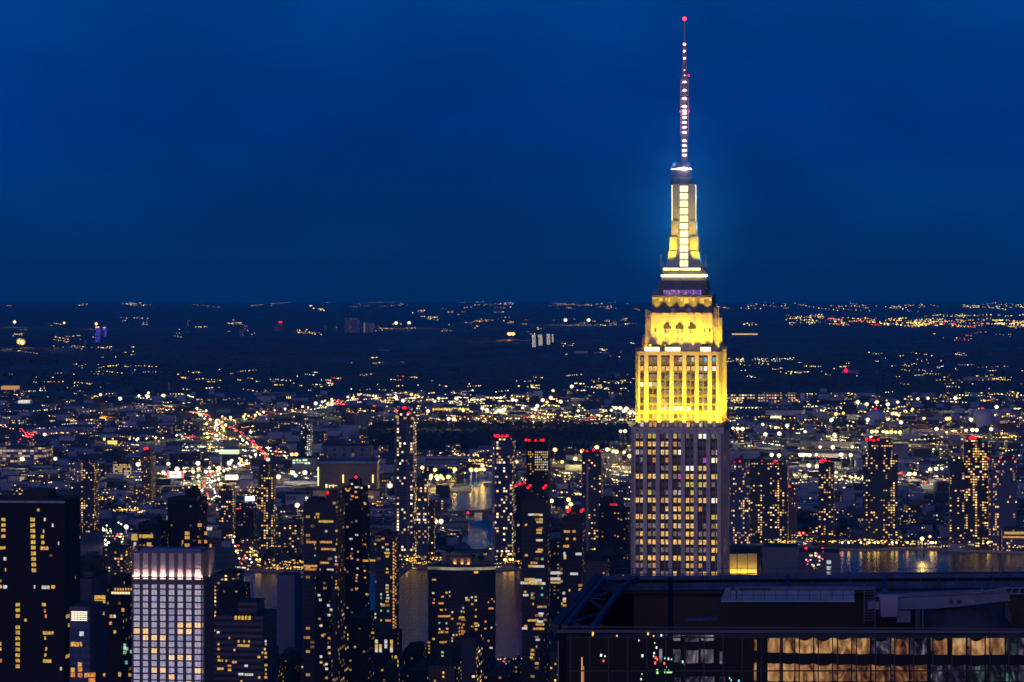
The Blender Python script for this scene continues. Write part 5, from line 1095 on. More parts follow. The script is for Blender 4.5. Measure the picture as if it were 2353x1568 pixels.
for i, (a, c, t, bb) in enumerate(((1183,1310,918,1035),(1983,2131,915,1050))):
    X0, Y1 = DC('d', a, bb); X1, Y0 = DC('d', c, t); d = ground_d(Y1); r = (X1-X0)/FPX*d/2; h = ZZ(Y0, d)-GZ(d)
    T = thing('gas_tank', ['smaller white domed gas tank among the yard lamps right of the skyscraper', 'larger white domed gas tank near the edge of the view, red lamp on top'][i], 'storage tank', (XX((X0+X1)/2, d), d+r, GZ(d)), 0, 'domed gas tanks')
    m = MB(); m.lathe([(r,-2),(r,h*.74)], 40, cap=False); m.build('tank_wall', TANK, T)
    m = MB(); m.lathe([(r,h*.74),(r*.93,h*.83),(r*.75,h*.92),(r*.45,h*.98),(r*.05,h)], 40); m.build('dome', TANK, T)
    m = MB(); m.ball((0,-1,h+1.2), 1.1, 0, 8, 5); m.ball((-3,-1,h+1), .9, 0, 8, 5); m.build('warning_lamp', M_RED, T)
    m = MB(); m.lathe([(r*.22,-1),(r*.22,h*.1)], 14, 0, 0, -r); m.build('pump_house', GLOWO if i == 0 else DKW, T)
    for k in (-1, 1):
        m = MB()
        for z in range(0, int(h*.74), 2): m.beam((k*(r+.6), 0, z), (k*(r+.6), 0, z+1.4), .5)
        m.build('stair', PALE, T)
# the lit box museum
T = blk('box_museum', 'big dark box building with three glowing vertical slots and a warm lit terrace', 'f', 715, 1262, 668, 1005, P('museum_wall', (.07,.06,.075), .8, var=.2, scale=.1), 60, cat='building', rot=-.02)
w, h, dp = T['_w'], T['_h'], T['_d']
m = MB(); m.box(-w/2-1, w/2+1, -dp/2-1, dp/2+1, h+.8, h+5.0); m.build('roof_rim', P('museum_rim', (.05,.09,.18), .6), T)
for u in (0.005, .425, .925): addbox(T, 'glowing_slot', u, u+.018, .42 if u < .1 else .50, .72 if u > .1 else .93, GLOWY, 1.2)
for u0, u1, v0, v1 in ((.14,.165,.37,.46),(.20,.212,.37,.44),(.26,.272,.37,.45),(.19,.33,.42,.43),(.80,.88,.41,.43),(.86,.872,.36,.43)): addbox(T, 'terrace_lamp', u0, u1, v0, v1, GLOWY, 1.5)
m = MB(); m.box(-w/2-4, w/2+6, -dp/2-34, -dp/2-.1, -1, h*.335, 0, 1); m.build('terrace_wall', [P('terrace_stone', (.42,.30,.18), .8, var=.3, scale=.1), P('terrace_floor', (.03,.03,.035), .8)], T)
m = MB(); m.box(-w/2-5, w/2+7, -dp/2-35, -dp/2-34, h*.335, h*.335+1.2); m.build('terrace_parapet', P('terrace_parapet', (.04,.04,.05), .8), T)
m = MB()
for u in (-.4,-.25,-.1,.3,.42): m.box(w*u-4, w*u+4, -dp/2-34.3, -dp/2-34.05, h*.12, h*.19)
m.build('ground_window', GLOWD, T)
L_ = bpy.data.lights.new('terrace_light', 'AREA'); L_.shape = 'RECTANGLE'; L_.size = w; L_.size_y = 2; L_.energy = 22000; L_.color = (1,.66,.25); o = bpy.data.objects.new('terrace_light', L_); COL.objects.link(o); o.parent = T
o.location = (0, -dp/2-46, 2); o.rotation_euler = Vector((0, 1, .35)).to_track_quat('-Z', 'X').to_euler(); o.visible_volume_scatter = False
# other named blocks
T = blk('lit_building', 'grey building with bright green white windows above the dock lamps', 'p', 890, 1190, 80, 330, P('block_grey', (.17,.17,.19), .85), 40)
for u0, u1, v0 in ((.03,.13,.82),(.17,.26,.84),(.30,.38,.82),(.46,.56,.84),(.58,.66,.84),(.03,.13,.70),(.54,.66,.68),(.68,.78,.68)): addbox(T, 'window', u0, u1, v0, v0+.09, E('window_mint', (.75,1,.6), 1.3) if u0 == .03 and v0 > .8 else bpy.data.materials['window_mint'])
addbox(T, 'window', .2, .5, .74, .77, bpy.data.materials['window_mint'])
T = blk('office_building', 'pale grey building with a dark window grid and one lit stair column', 'p', 805, 1110, 560, 800, P('block_pale', (.22,.22,.30), .85, var=.1), 40)
for i in range(3):
    for j in range(2): addbox(T, 'window', .05+i*.14, .16+i*.14, .84-j*.11, .91-j*.11, DKW)
for j in range(6): addbox(T, 'stair_window', .86, .95, .08+j*.14, .17+j*.14, GLOWW if j % 2 else GLOWY)
blk('pale_shed', 'white lit shed with a ribbed front beyond the box museum', 'f', 630, 742, 478, 600, P('shed_white', (.42,.45,.42), .8, var=.2, scale=.2), 40)
blk('warehouse', 'very long dark warehouse with a sloping roof behind the box museum', 'f', 745, 1205, 500, 650, FAC('warehouse_wall', (.11,.12,.17), bay=16, flo=9, ww=.3, wh=.6, p=.03, cols=AMB, s=.5), 70)
BB = P('billboard_frame', (.1,.1,.12), .7)
for i, (fr, a, c, t, bb, base, lab) in enumerate((('e',2072,2188,765,808,880,'bright yellow green billboard with a small red square beside the approach road'), ('e',1533,1688,730,792,835,'lit billboard with red ends and white middle standing in the rail yard'))):
    X0, Yb = DC(fr, a, base); X1, _ = DC(fr, c, base); d = ground_d(Yb); T = thing('billboard', lab, 'billboard', (XX((X0+X1)/2, d), d, GZ(d)), 0)
    w = (X1-X0)/FPX*d; z0, z1 = ZZ(DC(fr,0,bb)[1], d)-GZ(d), ZZ(DC(fr,0,t)[1], d)-GZ(d)
    m = MB(); m.box(-w/2, w/2, -.6, 0, z0, z1); m.build('lit_panel', E('billboard_glow%d' % i, (.95,1,.55) if i == 0 else (.9,.95,.85), 2.6 if i == 0 else 1.4), T)
    m = MB(); m.box(-w*.07, w*.07, -.9, -.62, z0+(z1-z0)*.3, z0+(z1-z0)*.75) if i == 0 else (m.box(-w/2, -w*.36, -.9, -.62, z0, z1), m.box(w*.36, w/2, -.9, -.62, z0, z1), m.box(-w*.2, w*.1, -.9, -.62, z0+(z1-z0)*.45, z0+(z1-z0)*.6)); m.build('mark', E('billboard_red%d' % i, (1,.12,.1), 1.6), T)
    m = MB()
    for u in (-.4, -.13, .13, .4): m.beam((w*u, .4, -1), (w*u, .4, z1), .8)
    m.build('frame', BB, T)
T = blk('screen_building', 'teal topped building with a glowing white screen on its roof', 'p', 150, 400, 610, 720, DKW, 30)
addbox(T, 'screen', .5, 1.0, .7, 1.25, E('screen_white', (.85,.9,1), 2.0)); addbox(T, 'roof_band', 0, .5, .6, .95, P('teal', (.02,.12,.12), .6))
# yellow lit halls across the creek
T = blk('lit_hall', 'long low hall with a bright yellow row of doors beyond the tallest glass tower', 'b', 1570, 1960, 1100, 1136, GREY, 40); addbox(T, 'lit_front', 0, 1, .15, .8, E('hall_yellow', (1,.66,.06), .9))
T = blk('lit_hall', 'short hall with lit upright openings far beyond the interchange', 'b', 205, 345, 980, 1020, GREY, 40)
for i in range(7): addbox(T, 'lit_opening', .04+i*.12, .09+i*.12, .05, .5, GLOWY)
T = blk('warehouse', 'white roofed warehouse with a zigzag line of yellow lamps left of the gas tanks', 'd', 432, 702, 925, 990, P('shed_grey', (.34,.33,.36), .85, var=.12), 90, rot=-.18)
w, h, dp = T['_w'], T['_h'], T['_d']; m = MB()
for i in range(26): m.beam((-w/2+w*i/26, -dp/2-1.2, h*(.12+.22*(i % 2))), (-w/2+w*(i+.8)/26, -dp/2-1.2, h*(.34-.22*(i % 2))), 1.7)
m.build('lamp_row', E('lamp_row', (1,.85,.4), 2.6), T)
T = blk('terminal_building', 'long many storeyed lit rail depot far behind the skyscraper with blue white end', 'd', 108, 385, 797, 862, FAC('depot', (.12,.12,.13), bay=7, flo=7, ww=.7, wh=.45, p=.75, cols=[(1,.75,.35),(1,.6,.2),(1,.9,.7)], s=1.5, clus=.3), 60)
T = blk('terminal_building', 'second lit rail depot block with red glowing corner and pale bluish end wall', 'd', 398, 698, 792, 862, FAC('depot2', (.12,.12,.13), bay=7, flo=7, ww=.6, wh=.4, p=.7, cols=[(1,.75,.35),(1,.3,.15),(1,.9,.7),(1,.7,.2)], s=1.4, clus=.3), 60); addbox(T, 'end_wall', .9, 1.0, 0, 1.0, P('blue_end', (.4,.45,.55), .8)); addbox(T, 'end_wall', .0, .05, 0, .8, bpy.data.materials['blue_end'])
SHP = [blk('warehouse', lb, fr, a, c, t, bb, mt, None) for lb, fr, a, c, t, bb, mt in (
    ('pale flat warehouse roof lit by lamps beyond the black glass tower', 'g', 998, 1178, 820, 880, PALE), ('low warehouse with a lit yellow eave beyond the river', 'g', 998, 1190, 885, 925, GREY),
    ('long grey shed behind the four riverside dock lamps', 'f', 1700, 2100, 630, 690, GREY), ('grey green warehouse beside the starry dock lamp', 'm', 440, 668, 168, 235, P('shed_olive', (.24,.24,.17), .85)),
    ('small bright hut beside the dock lamp', 'm', 385, 440, 178, 222, P('hut_pale', (.5,.45,.3), .8)),
    ('long pale wall running through the rail yards', 'e', 1435, 2000, 700, 735, PALE), ('low white shed under the parking building', 'e', 240, 530, 680, 715, PALE),
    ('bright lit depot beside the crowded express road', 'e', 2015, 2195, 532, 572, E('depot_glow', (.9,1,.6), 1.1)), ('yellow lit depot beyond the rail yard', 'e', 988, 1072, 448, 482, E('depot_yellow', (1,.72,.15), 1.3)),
    ('tan hall beside the yellow depot', 'e', 868, 975, 450, 500, P('hall_tan', (.4,.33,.15), .8)), ('white columned hall with a yellow side near the black tower', 'e', 75, 235, 775, 850, P('hall_white', (.4,.38,.32), .8)),
    ('pale shed with a flat roof beyond the skyscraper', 'h', 130, 360, 265, 318, P('shed_mist', (.26,.28,.26), .85)), ('long yellow grey shed behind the floodlit car park', 'h', 760, 1060, 272, 318, P('shed_sand', (.34,.32,.2), .85)),
    ('white roofed shed between the waterfront towers', 'h', 1405, 1530, 325, 360, PALE), ('tall grey block above the waterfront towers', 'h', 1360, 1480, 215, 325, GREY),
    ('small lilac kiosk on the dark waterfront park', 'h', 1655, 1720, 820, 862, P('kiosk_lilac', (.25,.22,.4), .8)), ('blue roofed shed in the dark park by the towers', 'h', 1400, 1560, 768, 800, P('roof_blue', (.05,.07,.22), .7)),
    ('curved row house with a double line of yellow windows on the waterfront', 'h', 920, 1150, 755, 800, FAC('rowhouse', (.05,.05,.06), bay=5, flo=6, ww=.6, wh=.45, p=.9, cols=[(1,.8,.4),(1,.65,.2)], s=1.1, clus=.1)),
    ('low pavilion with copper coloured end near the creek mouth', 'm', 480, 700, 470, 545, P('pavilion', (.09,.06,.06), .8)))]
for T in SHP:
    if 'lit yellow eave' in T['label']: addbox(T, 'lit_eave', 0, 1, .3, .62, GLOWY)
    if 'copper' in T['label']:
        for u in (.33, .62, .88): 
            o = addbox(T, 'uplit_wall', u-.06, u+.06, .02, .9, P('copper_wall', (.4,.25,.12), .7)); L_ = bpy.data.lights.new('uplight', 'SPOT'); L_.energy = 3500; L_.color = (1,.55,.15); L_.spot_size = 1.3; q0 = bpy.data.objects.new('uplight', L_); COL.objects.link(q0); q0.parent = T
            q0.location = ((u-.5)*T['_w'], -T['_d']/2-2, .6); q0.rotation_euler = (pi-.25, 0, 0)
    if 'columned' in T['label']:
        addbox(T, 'lit_side', .68, .92, .1, .9, GLOWD)
        for i in range(5): addbox(T, 'column', .04+i*.12, .07+i*.12, 0, .95, P('column_white', (.6,.55,.5), .8) if i == 0 else bpy.data.materials['column_white'])
# ferry landing glow
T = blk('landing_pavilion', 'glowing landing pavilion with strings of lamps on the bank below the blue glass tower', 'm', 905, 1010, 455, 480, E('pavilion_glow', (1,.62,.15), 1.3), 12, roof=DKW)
m = MB(); p0 = gp('m', 820, 470); p1 = gp('m', 1140, 535)
# bridge over the creek
pa, pb = gp('m', 390, 100), gp('m', 890, 95); d = (pa.y+pb.y)/2
T = thing('creek_bridge', 'dark low bridge with a red and amber lamp crossing the creek mouth', 'bridge', (0, 0, 0))
za, zb2, zc2 = ZZ(DC('m',0,80)[1], pa.y), ZZ(DC('m',0,58)[1], pb.y), 0
m = MB(); mid = pa.lerp(pb, .55); mid.z = ZZ(DC('m',0,68)[1], mid.y)
for a, c in (((pa.x, pa.y, za), tuple(mid)), (tuple(mid), (pb.x, pb.y, zb2))): m.beam(a, c, 14, 0, 3.2)
m.build('bridge_deck', P('bridge_steel', (.06,.05,.075), .8), T)
m = MB()
for t in (.2, .42, .62): p = pa.lerp(pb, t); m.box(p.x-3, p.x+3, p.y-5, p.y+5, -2, ZZ(DC('m',0,78)[1], p.y)-1)
m.build('bridge_pier', DKW, T)
m = MB(); x0, x1 = XX(DC('m',795,0)[0], pb.y), XX(DC('m',880,0)[0], pb.y); m.box(x0, x1, pb.y-22, pb.y-8, 0, ZZ(DC('m',0,70)[1], pb.y)); m.build('bridge_tower', P('bridge_brick', (.10,.05,.07), .85), T)
m = MB(); p = gp('m', 668, 75, 10); m.ball((p.x, p.y-12, ZZ(DC('m',0,72)[1], p.y)), 1.5, 0, 8, 5); m.build('warning_lamp', M_REDS, T)
# the cleared spit of land with pale edge
# far skyline pieces
LN = FAC('slab_lit_lines', (.02,.025,.05), bay=9, flo=6, ww=.55, wh=.55, p=.95, cols=[(1,.82,.6),(1,.9,.75)], s=2.4, clus=.1)
for i, (a, c, t, bb) in enumerate(((746,783,510,650),(815,857,508,632),(904,941,510,622),(960,984,506,610))):
    T = blk('slab_tower', ['first and longest of four lit slab towers in the dark far land', 'second lit slab tower of the far row of four', 'third lit slab tower of the far row of four', 'last and narrowest of four lit slab towers in the dark far land'][i], 'c', a, c, t, bb, DKW, 30, cat='tower', group='four lit slab towers far away', parts=False)
    for k in range(3):
        if i == 3 and k == 2: continue
        m = MB(); w, h = T['_w'], T['_h']; z = 3
        while z < h: x = -w*.42+k*w*.36+(z/h)*-w*.06; m.box(x-w*.075, x+w*.075, -15.8, -15.1, z, z+2.6); z += 5.6
        m.build('lamp_column', E('lamp_col', (1,.84,.6), 2.2) if i == 0 and k == 0 else bpy.data.materials['lamp_col'], T)
BL = FAC('violet_lit', (.03,.03,.12), bay=7, flo=7, ww=.8, wh=.7, p=.9, cols=[(.08,.1,1),(.2,.1,1),(.05,.05,.8)], s=1.3, clus=.6)
for i, (a, c, t, bb) in enumerate(((876,912,368,505),(945,972,368,455))):
    T = blk('blue_lit_tower', ['taller of two violet blue lit towers on the far horizon plain', 'shorter of two violet blue lit towers on the far horizon plain'][i], 'a', a, c, t, bb, BL, 40, cat='tower'); addbox(T, 'amber_crown', 0, 1, 1.0, 1.08, GLOWO)
blk('apartment_slab', 'broad grey slab block standing on the far plain', 'b', 812, 950, 275, 410, FAC('far_slab', (.20,.17,.26), bay=9, flo=9, ww=.4, wh=.4, p=.25, cols=MIX, s=.25), 60)
T = blk('apartment_slab', 'smaller grey block with one bright edge line on the far plain', 'b', 992, 1082, 320, 410, bpy.data.materials['far_slab'], 60); addbox(T, 'lit_edge', 0, .05, 0, 1, GLOWD)
T = blk('apartment_slab', 'faint block with two red roof lamps on the far plain', 'b', 158, 260, 332, 398, P('far_brick', (.12,.08,.14), .9), 60); m = MB()
for x in (.05, .22): m.ball((x*T['_w'], -20, T['_h']+10), 5, 0, 8, 5)
m.build('warning_lamp', M_REDS, T)
for i, (fr, a, c, t, bb) in enumerate((('a',1722,1732,300,360),('b',628,645,345,400),('b',735,748,320,400),('a',2200,2235,380,445),('a',2240,2275,335,400),('b',1395,1412,330,405),('a',775,783,490,560),('a',1545,1562,880,950),('c',1650,1700,930,985))):
    blk('far_tower', ['thin lit tower on the far plain nearest the blue towers','pinkish far tower with lit foot before the broad slab','faint narrow far tower just left of the broad slab','squat mauve far block above the dark woods','second mauve far block above the dark woods','far tower edged by a column of lamps','tiny amber lined tower by the blue towers','lone thin chimney tower in the middle distance','mauve block in the dusk near the skyscraper'][i], fr, a, c, t, bb, FAC('far_pink', (.25,.18,.24), bay=12, flo=9, ww=.5, wh=.4, p=.25, cols=MIX, s=.5) if i == 0 else bpy.data.materials['far_pink'], 30, cat='tower', parts=False)
X0, Yb = DC('a', 915, 1215); X1, _ = DC('a', 1000, 1215); d = ground_d(Yb); r = (X1-X0)/FPX*d/2
T = thing('golden_dome', 'glowing golden dome in the dark district left of the interchange', 'dome', (XX((X0+X1)/2, d), d, GZ(d)))
m = MB(); m.lathe([(r*1.0,0),(r,r*.35),(r*.93,r*.65),(r*.7,r*1.0),(r*.35,r*1.22),(r*.03,r*1.3)], 24)
for k in range(12): a = k*pi/6; m.beam((r*1.0*cos(a), r*1.0*sin(a), 0), (r*1.02*cos(a), r*1.02*sin(a), r*.4), 1.2)
m.build('dome_shell', P('dome_gold', (.6,.4,.1), .6), T)
for k in range(4):
    L_ = bpy.data.lights.new('dome_light', 'POINT'); L_.energy = 16000; L_.color = (1,.55,.08); L_.shadow_soft_size = 1; o = bpy.data.objects.new('dome_light', L_); COL.objects.link(o); o.parent = T; o.location = (-r*1.2+r*.8*k, -r*1.35, r*.15)
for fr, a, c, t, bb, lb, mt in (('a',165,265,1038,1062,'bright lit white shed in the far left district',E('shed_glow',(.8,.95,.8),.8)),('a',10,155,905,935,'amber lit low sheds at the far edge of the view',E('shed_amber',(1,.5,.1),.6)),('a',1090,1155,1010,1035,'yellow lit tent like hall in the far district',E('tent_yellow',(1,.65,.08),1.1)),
                              ('a',450,745,998,1040,'dark hall edged with small red lamps in the far left district',DKW),('c',1200,1345,690,715,'faint pale long roof in the far dark land',PALE),('c',1405,1580,700,716,'second pale long roof beside the skyscraper crown',PALE),('b',1075,1225,568,582,'pale blue sliver of a roof in the black woods',P('roof_sliver',(.12,.2,.3),.7)),
                              ('d',155,345,346,354,'thin streak of bright amber windows right of the crown',E('streak_amber',(1,.6,.25),1.2)),('d',980,1110,620,650,'store building with a round red sign',GREY),('d',1900,2150,672,705,'sandy lit depot in the far right',P('depot_sand',(.3,.25,.2),.8)),('d',2230,2353,828,850,'long pale shed at the far right edge',PALE)):
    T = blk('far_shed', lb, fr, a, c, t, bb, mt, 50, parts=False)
    if 'red sign' in lb: w, h = T['_w'], T['_h']; m = MB(); m.ball((-w*.27, -28, h*.9), 6, 0, 10, 6); m.build('red_sign', M_REDS, T)
# ================================================================== low houses of the district, nearest as things
def inside(pt, poly):
    x, y = pt.x, pt.y; c = False; n = len(poly)
    for i in range(n):
        a, b2 = poly[i], poly[i-1]
        if (a.y > y) != (b2.y > y) and x < (b2.x-a.x)*(y-a.y)/(b2.y-a.y)+a.x: c = not c
    return c
CREEK = [D(*p) for p in creek]; RIV = [D(*p) for p in shore_far]+[D(*p) for p in near]
def wet(p): return inside(p, CREEK) or inside(p, RIV)
ROADP = [q for r in ROADS.values() for q in r]
def near_road(p, m=26): return any(abs(q.x-p.x) < m and abs(q.y-p.y) < m*5 for q in ROADP)
HM = [P('low_grey', (.20,.23,.32), .9), DKW, P('brick_low', (.05,.035,.04), .9), P('stucco_low', (.24,.24,.32), .9), P('roof_mid', (.18,.21,.31), .9), FAC('low_lit', (.09,.085,.11), bay=4, flo=3.5, ww=.5, wh=.45, p=.2, cols=MIX, s=.9), FAC('low_lit_warm', (.06,.055,.07), bay=4, flo=3.5, ww=.5, wh=.5, p=.25, cols=AMB, s=1.0)]
random.seed(21)
hp = []
for k in range(2600):
    x = random.uniform(-40, 2400); y = 1268-410*random.random()**.8
    if 860 < x < 1445 and 972 < y < 1035: continue
    if y > 1240 and random.random() < .3: continue
    p = D(x, y)
    if wet(p) or wet(p+Vector((0,-25,0))) or near_road(p): continue
    hp.append((y, p))
hp.sort(key=lambda t: -t[0]); far = MB(); n_ = 0; protos = []
for k in range(14):
    m = MB(); big = k % 4 == 0; w = random.uniform(45, 100) if big else random.uniform(12, 30); dp = random.uniform(20, 45); h = random.uniform(6, 11) if big else random.uniform(7, 17)
    m.box(-w/2, w/2, -dp/2, dp/2, -1, h, 0, 1)
    o = m.build('low_building', [HM[k % 7], [M_ROOF, M_ROOFL, P('roof_tint%d' % k, (.12,.14,.2), .9)][k % 3]])
    r = MB(); r.box(-w*.3, -w*.1, -3, 3, h, h+2.5); r.box(w*.1, w*.16, 0, 4, h, h+1.6); r.box(-w/2, w/2, -dp/2, -dp/2+.4, h, h+.8); rr = r.build('rooftop_unit', M_ROOF, o)
    protos.append((o, rr, w, dp, h, [False]))
for y, p in hp:
    o, rr, w, dp, h, used = random.choice(protos); rot = random.choice((-.11, .5, -.5, .2, -.11))
    if n_ < 285:
        if used[0]:
            c = o.copy(); COL.objects.link(c); copy_part(rr, c)
        else: c = o; used[0] = True
        c.location = p; c.rotation_euler = (0, 0, rot); n_ += 1
        tag(c, 'low flat roofed building among the dim blocks across the river', 'building', 'low buildings of the district across the river')
    else:
        s = random.uniform(.7, 1.5); far.box(p.x-w*s/2, p.x+w*s/2, p.y-dp/2, p.y+dp/2, p.z-3, p.z+h*random.uniform(.5, 1.3), random.randint(0, 6) if y > 905 else 1)
for o, rr, w, dp, h, used in protos:
    if not used[0]: bpy.data.objects.remove(rr); bpy.data.objects.remove(o)
for k in range(1500):      # still farther
    x = random.uniform(-60, 2420); y = 900-120*random.random()**.8
    p = D(x, y); s = random.uniform(.6, 2)*max(1, p.y/12000); w = random.uniform(12, 60)*s
    far.box(p.x-w/2, p.x+w/2, p.y-15, p.y+15, p.z-5, p.z+random.uniform(3, 8), 1)
stuff(far.build('distant_city_blocks', HM), 'countless dim low blocks fading towards the horizon', 'buildings')
# midrise Manhattan blocks at the foot of the view
random.seed(5); used_l = set()
mid = []
for k, (x0, x1, yt, d) in enumerate(((236,262,1462,2150),(636,690,1514,2450),(690,735,1522,2480),(560,640,1512,2400),(760,800,1448,2350),(800,862,1420,2400),(925,985,1500,2600),(932,978,1492,2500),(985,1060,1532,2300),(1040,1100,1512,2200),(1060,1110,1440+30,2240),(1100,1142,1545,2500),(1142,1200,1545,2550),(1180,1202,1530,2500),(1262,1290,1500,2400),(1240,1262,1470,2350),(492,560,1322,2750),(500,575,1350,2680),(575,640,1500,2500),(246,300,1500,1900),(620,660,1535,2300),(700,760,1480,2320),(855,930,1530,2280),(880,935,1545,2150),(940,1000,1540,2300),(1110,1180,1555,2300),(135,168,1330,2500),(168,246,1288,3050),(236,305,1262,3300),(1300,1345,1402,3000),(1395,1460,1300,3000),(1345,1450,1275,3150),(1345,1400,1290,2900))):
    if k == 9: continue
    fc = [F_DRK, F_DRK, F_BRK, F_DRK, F_RES, F_DRK][k % 6]
    lab = ['dark low block at the foot of the view near the river gap', 'shadowy mid height block in the near streets', 'dim brick block between the near towers', 'black roofed block among the near streets', 'dim block of flats with a few lit rooms', 'shadowy block with a small roof house'][k % 6]
    tower('city_block', lab+', '+['first','second','third','fourth','fifth','sixth'][k//6]+' such one', x0, x1, yt, d, 40, fc, blocks=(), cat='building', roof=True)
# ================================================================== lamps
random.seed(11)
COLS = dict(w=(1,.82,.40), y=(1,.66,.14), o=(1,.45,.07), g=(.75,1,.6), r=(1,.06,.05), c=(.25,.85,.9), b=(.2,.3,1), p=(1,.7,.6))
LAMPM = {}
def lm_(k, s):
    if (k, s) not in LAMPM: LAMPM[(k, s)] = E('lamp_%s_%.0f' % (dict(w='white', y='yellow', o='orange', g='greenish', r='red', c='cyan', b='blue', p='pink')[k], s), COLS[k], s)
    return LAMPM[(k, s)]
BIG = []; SMALL = []
def big(fr, pts, k='w', s=2.6, l=1):
    for p in pts: BIG.append((fr, p[0], p[1], p[2] if len(p) > 2 and isinstance(p[2], str) else k, p[3] if len(p) > 3 else s, l))
big('e', [(1270,665),(1548,662),(1820,655),(2108,652),(1826,708),(1628,708),(2012,700),(510,615),(205,615)], 'w', 3.0)
big('e', [(1503,738),(1697,732),(1776,733),(1893,733),(1932,730),(1985,400),(1992,300),(2075,303),(1360,40),(1505,33),(925,25),(1105,60)], 'w', 2.3)
big('e', [(1160,1238),(412,392)], 'p', 2.8); big('f', [(478,572,'o'),(517,572,'o')], 'o', 2.4)
big('f', [(1378,862),(1785,1188)], 'w', 4.2); big('f', [(1848,1188),(1743,1033),(485,742),(597,740),(512,768),(355,778),(527,1040),(258,622)], 'w', 3.0)
big('f', [(1700,778),(1757,770),(1752,797),(1811,773),(1845,773),(1868,798),(1815,797),(1915,780),(1733,848),(1793,715),(1677,695),(1973,710),(2125,712),(2172,713),(2207,712),(2241,710),(2230,675)], 'y', 2.5)
big('b', [(700,1040),(697,1068),(1352,1035),(1645,1042),(1288,323),(1408,323),(1428,982,'y'),(2118,1118),(2280,1118),(2210,1140),(2235,1128),(2252,1130),(2262,1140),(1770,1203),(1820,1203),(1905,1130,'y'),(2082,1108),(2125,1122),(1847,1022),(550,1060,'g'),(1580,1132),(1300,1188,'o'),(1370,1200,'o'),(1440,1198,'o')], 'w', 2.3)
big('c', [(570,1227),(530,1215),(857,1222),(905,1245,'y'),(1052,1238),(945,1195),(638,1307),(798,1285),(778,1318),(1245,1340),(1652,1307),(1703,1307),(1605,1332),(1740,1340),(1768,1312),(1860,1367),(1807,1360),(383,1335),(350,1352),(748,1398,'o'),(1175,1073),(970,1120,'y'),(1105,350),(1357,350),(512,500,'o'),(490,500,'o'),(538,500,'o'),(1705,1560),(1755,1560)], 'w', 2.4)
big('g', [(1315,502),(1725,513),(1778,548),(1048,487),(675,608),(1247,575),(1650,505),(1617,505),(1560,485),(1458,463),(1495,515),(1180,975),(1203,1020),(1168,1052),(1015,988),(66,680),(340,640),(225,683),(278,685),(1118,607)], 'y', 2.7)
big('d', [(1100,860),(1243,862),(1400,862),(1325,877),(1167,877),(1598,985,'y'),(1963,1070),(1995,1072),(1915,1075),(2105,1065),(1693,1063),(1628,832),(1835,830),(2145,898),(383,1030),(403,1103),(507,1097),(482,1053),(567,1038),(925,1107),(702,1085),(900,997),(1173,993),(1325,992),(1953,993),(1425,1012),(1552,837),(230,1062),(193,1062),(158,1058)], 'w', 2.5)
big('d', [(1207,1083),(1240,1083),(1290,1085),(1318,1088),(1352,1086),(1385,1088),(1418,1087),(935,950,'o'),(990,945,'o'),(1770,985,'o'),(1790,985,'o'),(1512,915,'o'),(1363,947,'y'),(1388,948,'y'),(1408,960,'y')], 'y', 2.4)
big('h', [(665,293),(690,293),(712,293),(735,295),(910,235),(1058,235),(450,293),(505,297),(787,292),(975,290),(1045,295),(935,427),(790,378),(730,372),(815,235),(1488,437),(1528,435),(1733,397),(1690,398),(1645,402),(1643,910,'o'),(1585,925,'y')], 'w', 2.5)
big('k', [(978,360,'y'),(803,388,'g'),(840,487,'g'),(960,555),(912,662),(918,750,'o'),(865,838),(908,1237)], 'w', 2.4, 0)
big('a', [(183,492,'o'),(205,498,'o')], 'o', 4.0); big('a', [(590,322,'o'),(885,330,'o'),(135,313),(1365,965,'y'),(1350,993),(1500,988,'y'),(1278,993)], 'w', 2.1)
big('s', [(1222,857,'r'),(1278,857,'r'),(1548,1080,'r'),(1775,1140,'r')], 'r', 2.4)
ROADL = []
for nm_, n_l, k_, s_ in (('express_red', 16, 'w', 1.7), ('approach', 20, 'w', 1.7), ('express_white', 26, 'w', 1.5), ('interchange', 16, 'y', 1.8), ('avenue', 16, 'g', 1.5), ('street', 12, 'w', 1.5), ('rail_yard_road', 12, 'w', 1.4), ('bank_road', 24, 'y', 1.3)):
    ps_ = ROADS[nm_]
    for i_ in range(n_l):
        q_ = ps_[int((i_+.5)/n_l*(len(ps_)-1))]; q_ = q_+Vector((random.choice((-16, 16))*(.6 if nm_ in ('avenue', 'street') else 1), random.uniform(-20, 20), 9))
        ROADL.append(('D', q_.x/q_.y*FPX+CXP, CYP-(q_.z-EYE)/q_.y*FPX, 'o' if random.random() < .12 else k_, s_, nm_ not in ('avenue', 'street', 'bank_road')))
def lamp_at(fr, x, y, h, size):
    X, Y = DC(fr, x, y); d = ground_d(Y, h); return XX(X, d), d, GZ(d), size*1.15/FPX*d
hd = {}
cnt = 0
def lamp_mesh(k, s, h):
    key = (k, s)
    if key not in hd:
        m = MB(); m.ball((0, -1.15, 0), .62, 0, 8, 5); m.lathe([(.05,0),(.9,.25),(1.42,.85),(1.3,1.0)], 12, 1); m.v = m.v[:48]+[(x, -z*.9-.1+.5, y) for x, y, z in m.v[48:]]; hd[key] = m.build('lamp_head', [lm_(k, s), lm_(k, 1)])  # bright bulb plus a dim glowing dish that imitates its halo
    return hd[key]
first = {}
poleM = P('lamp_pole', (.08,.08,.09), .6)
pb_ = MB(); pb_.lathe([(.28,-1),(.14,1)], 6); poleO = pb_.build('lamp_post', poleM)
poleUsed = False; LT = 0
LBL = {'w':'white', 'y':'yellow', 'o':'orange', 'g':'greenish', 'r':'red', 'c':'cyan', 'p':'pinkish'}
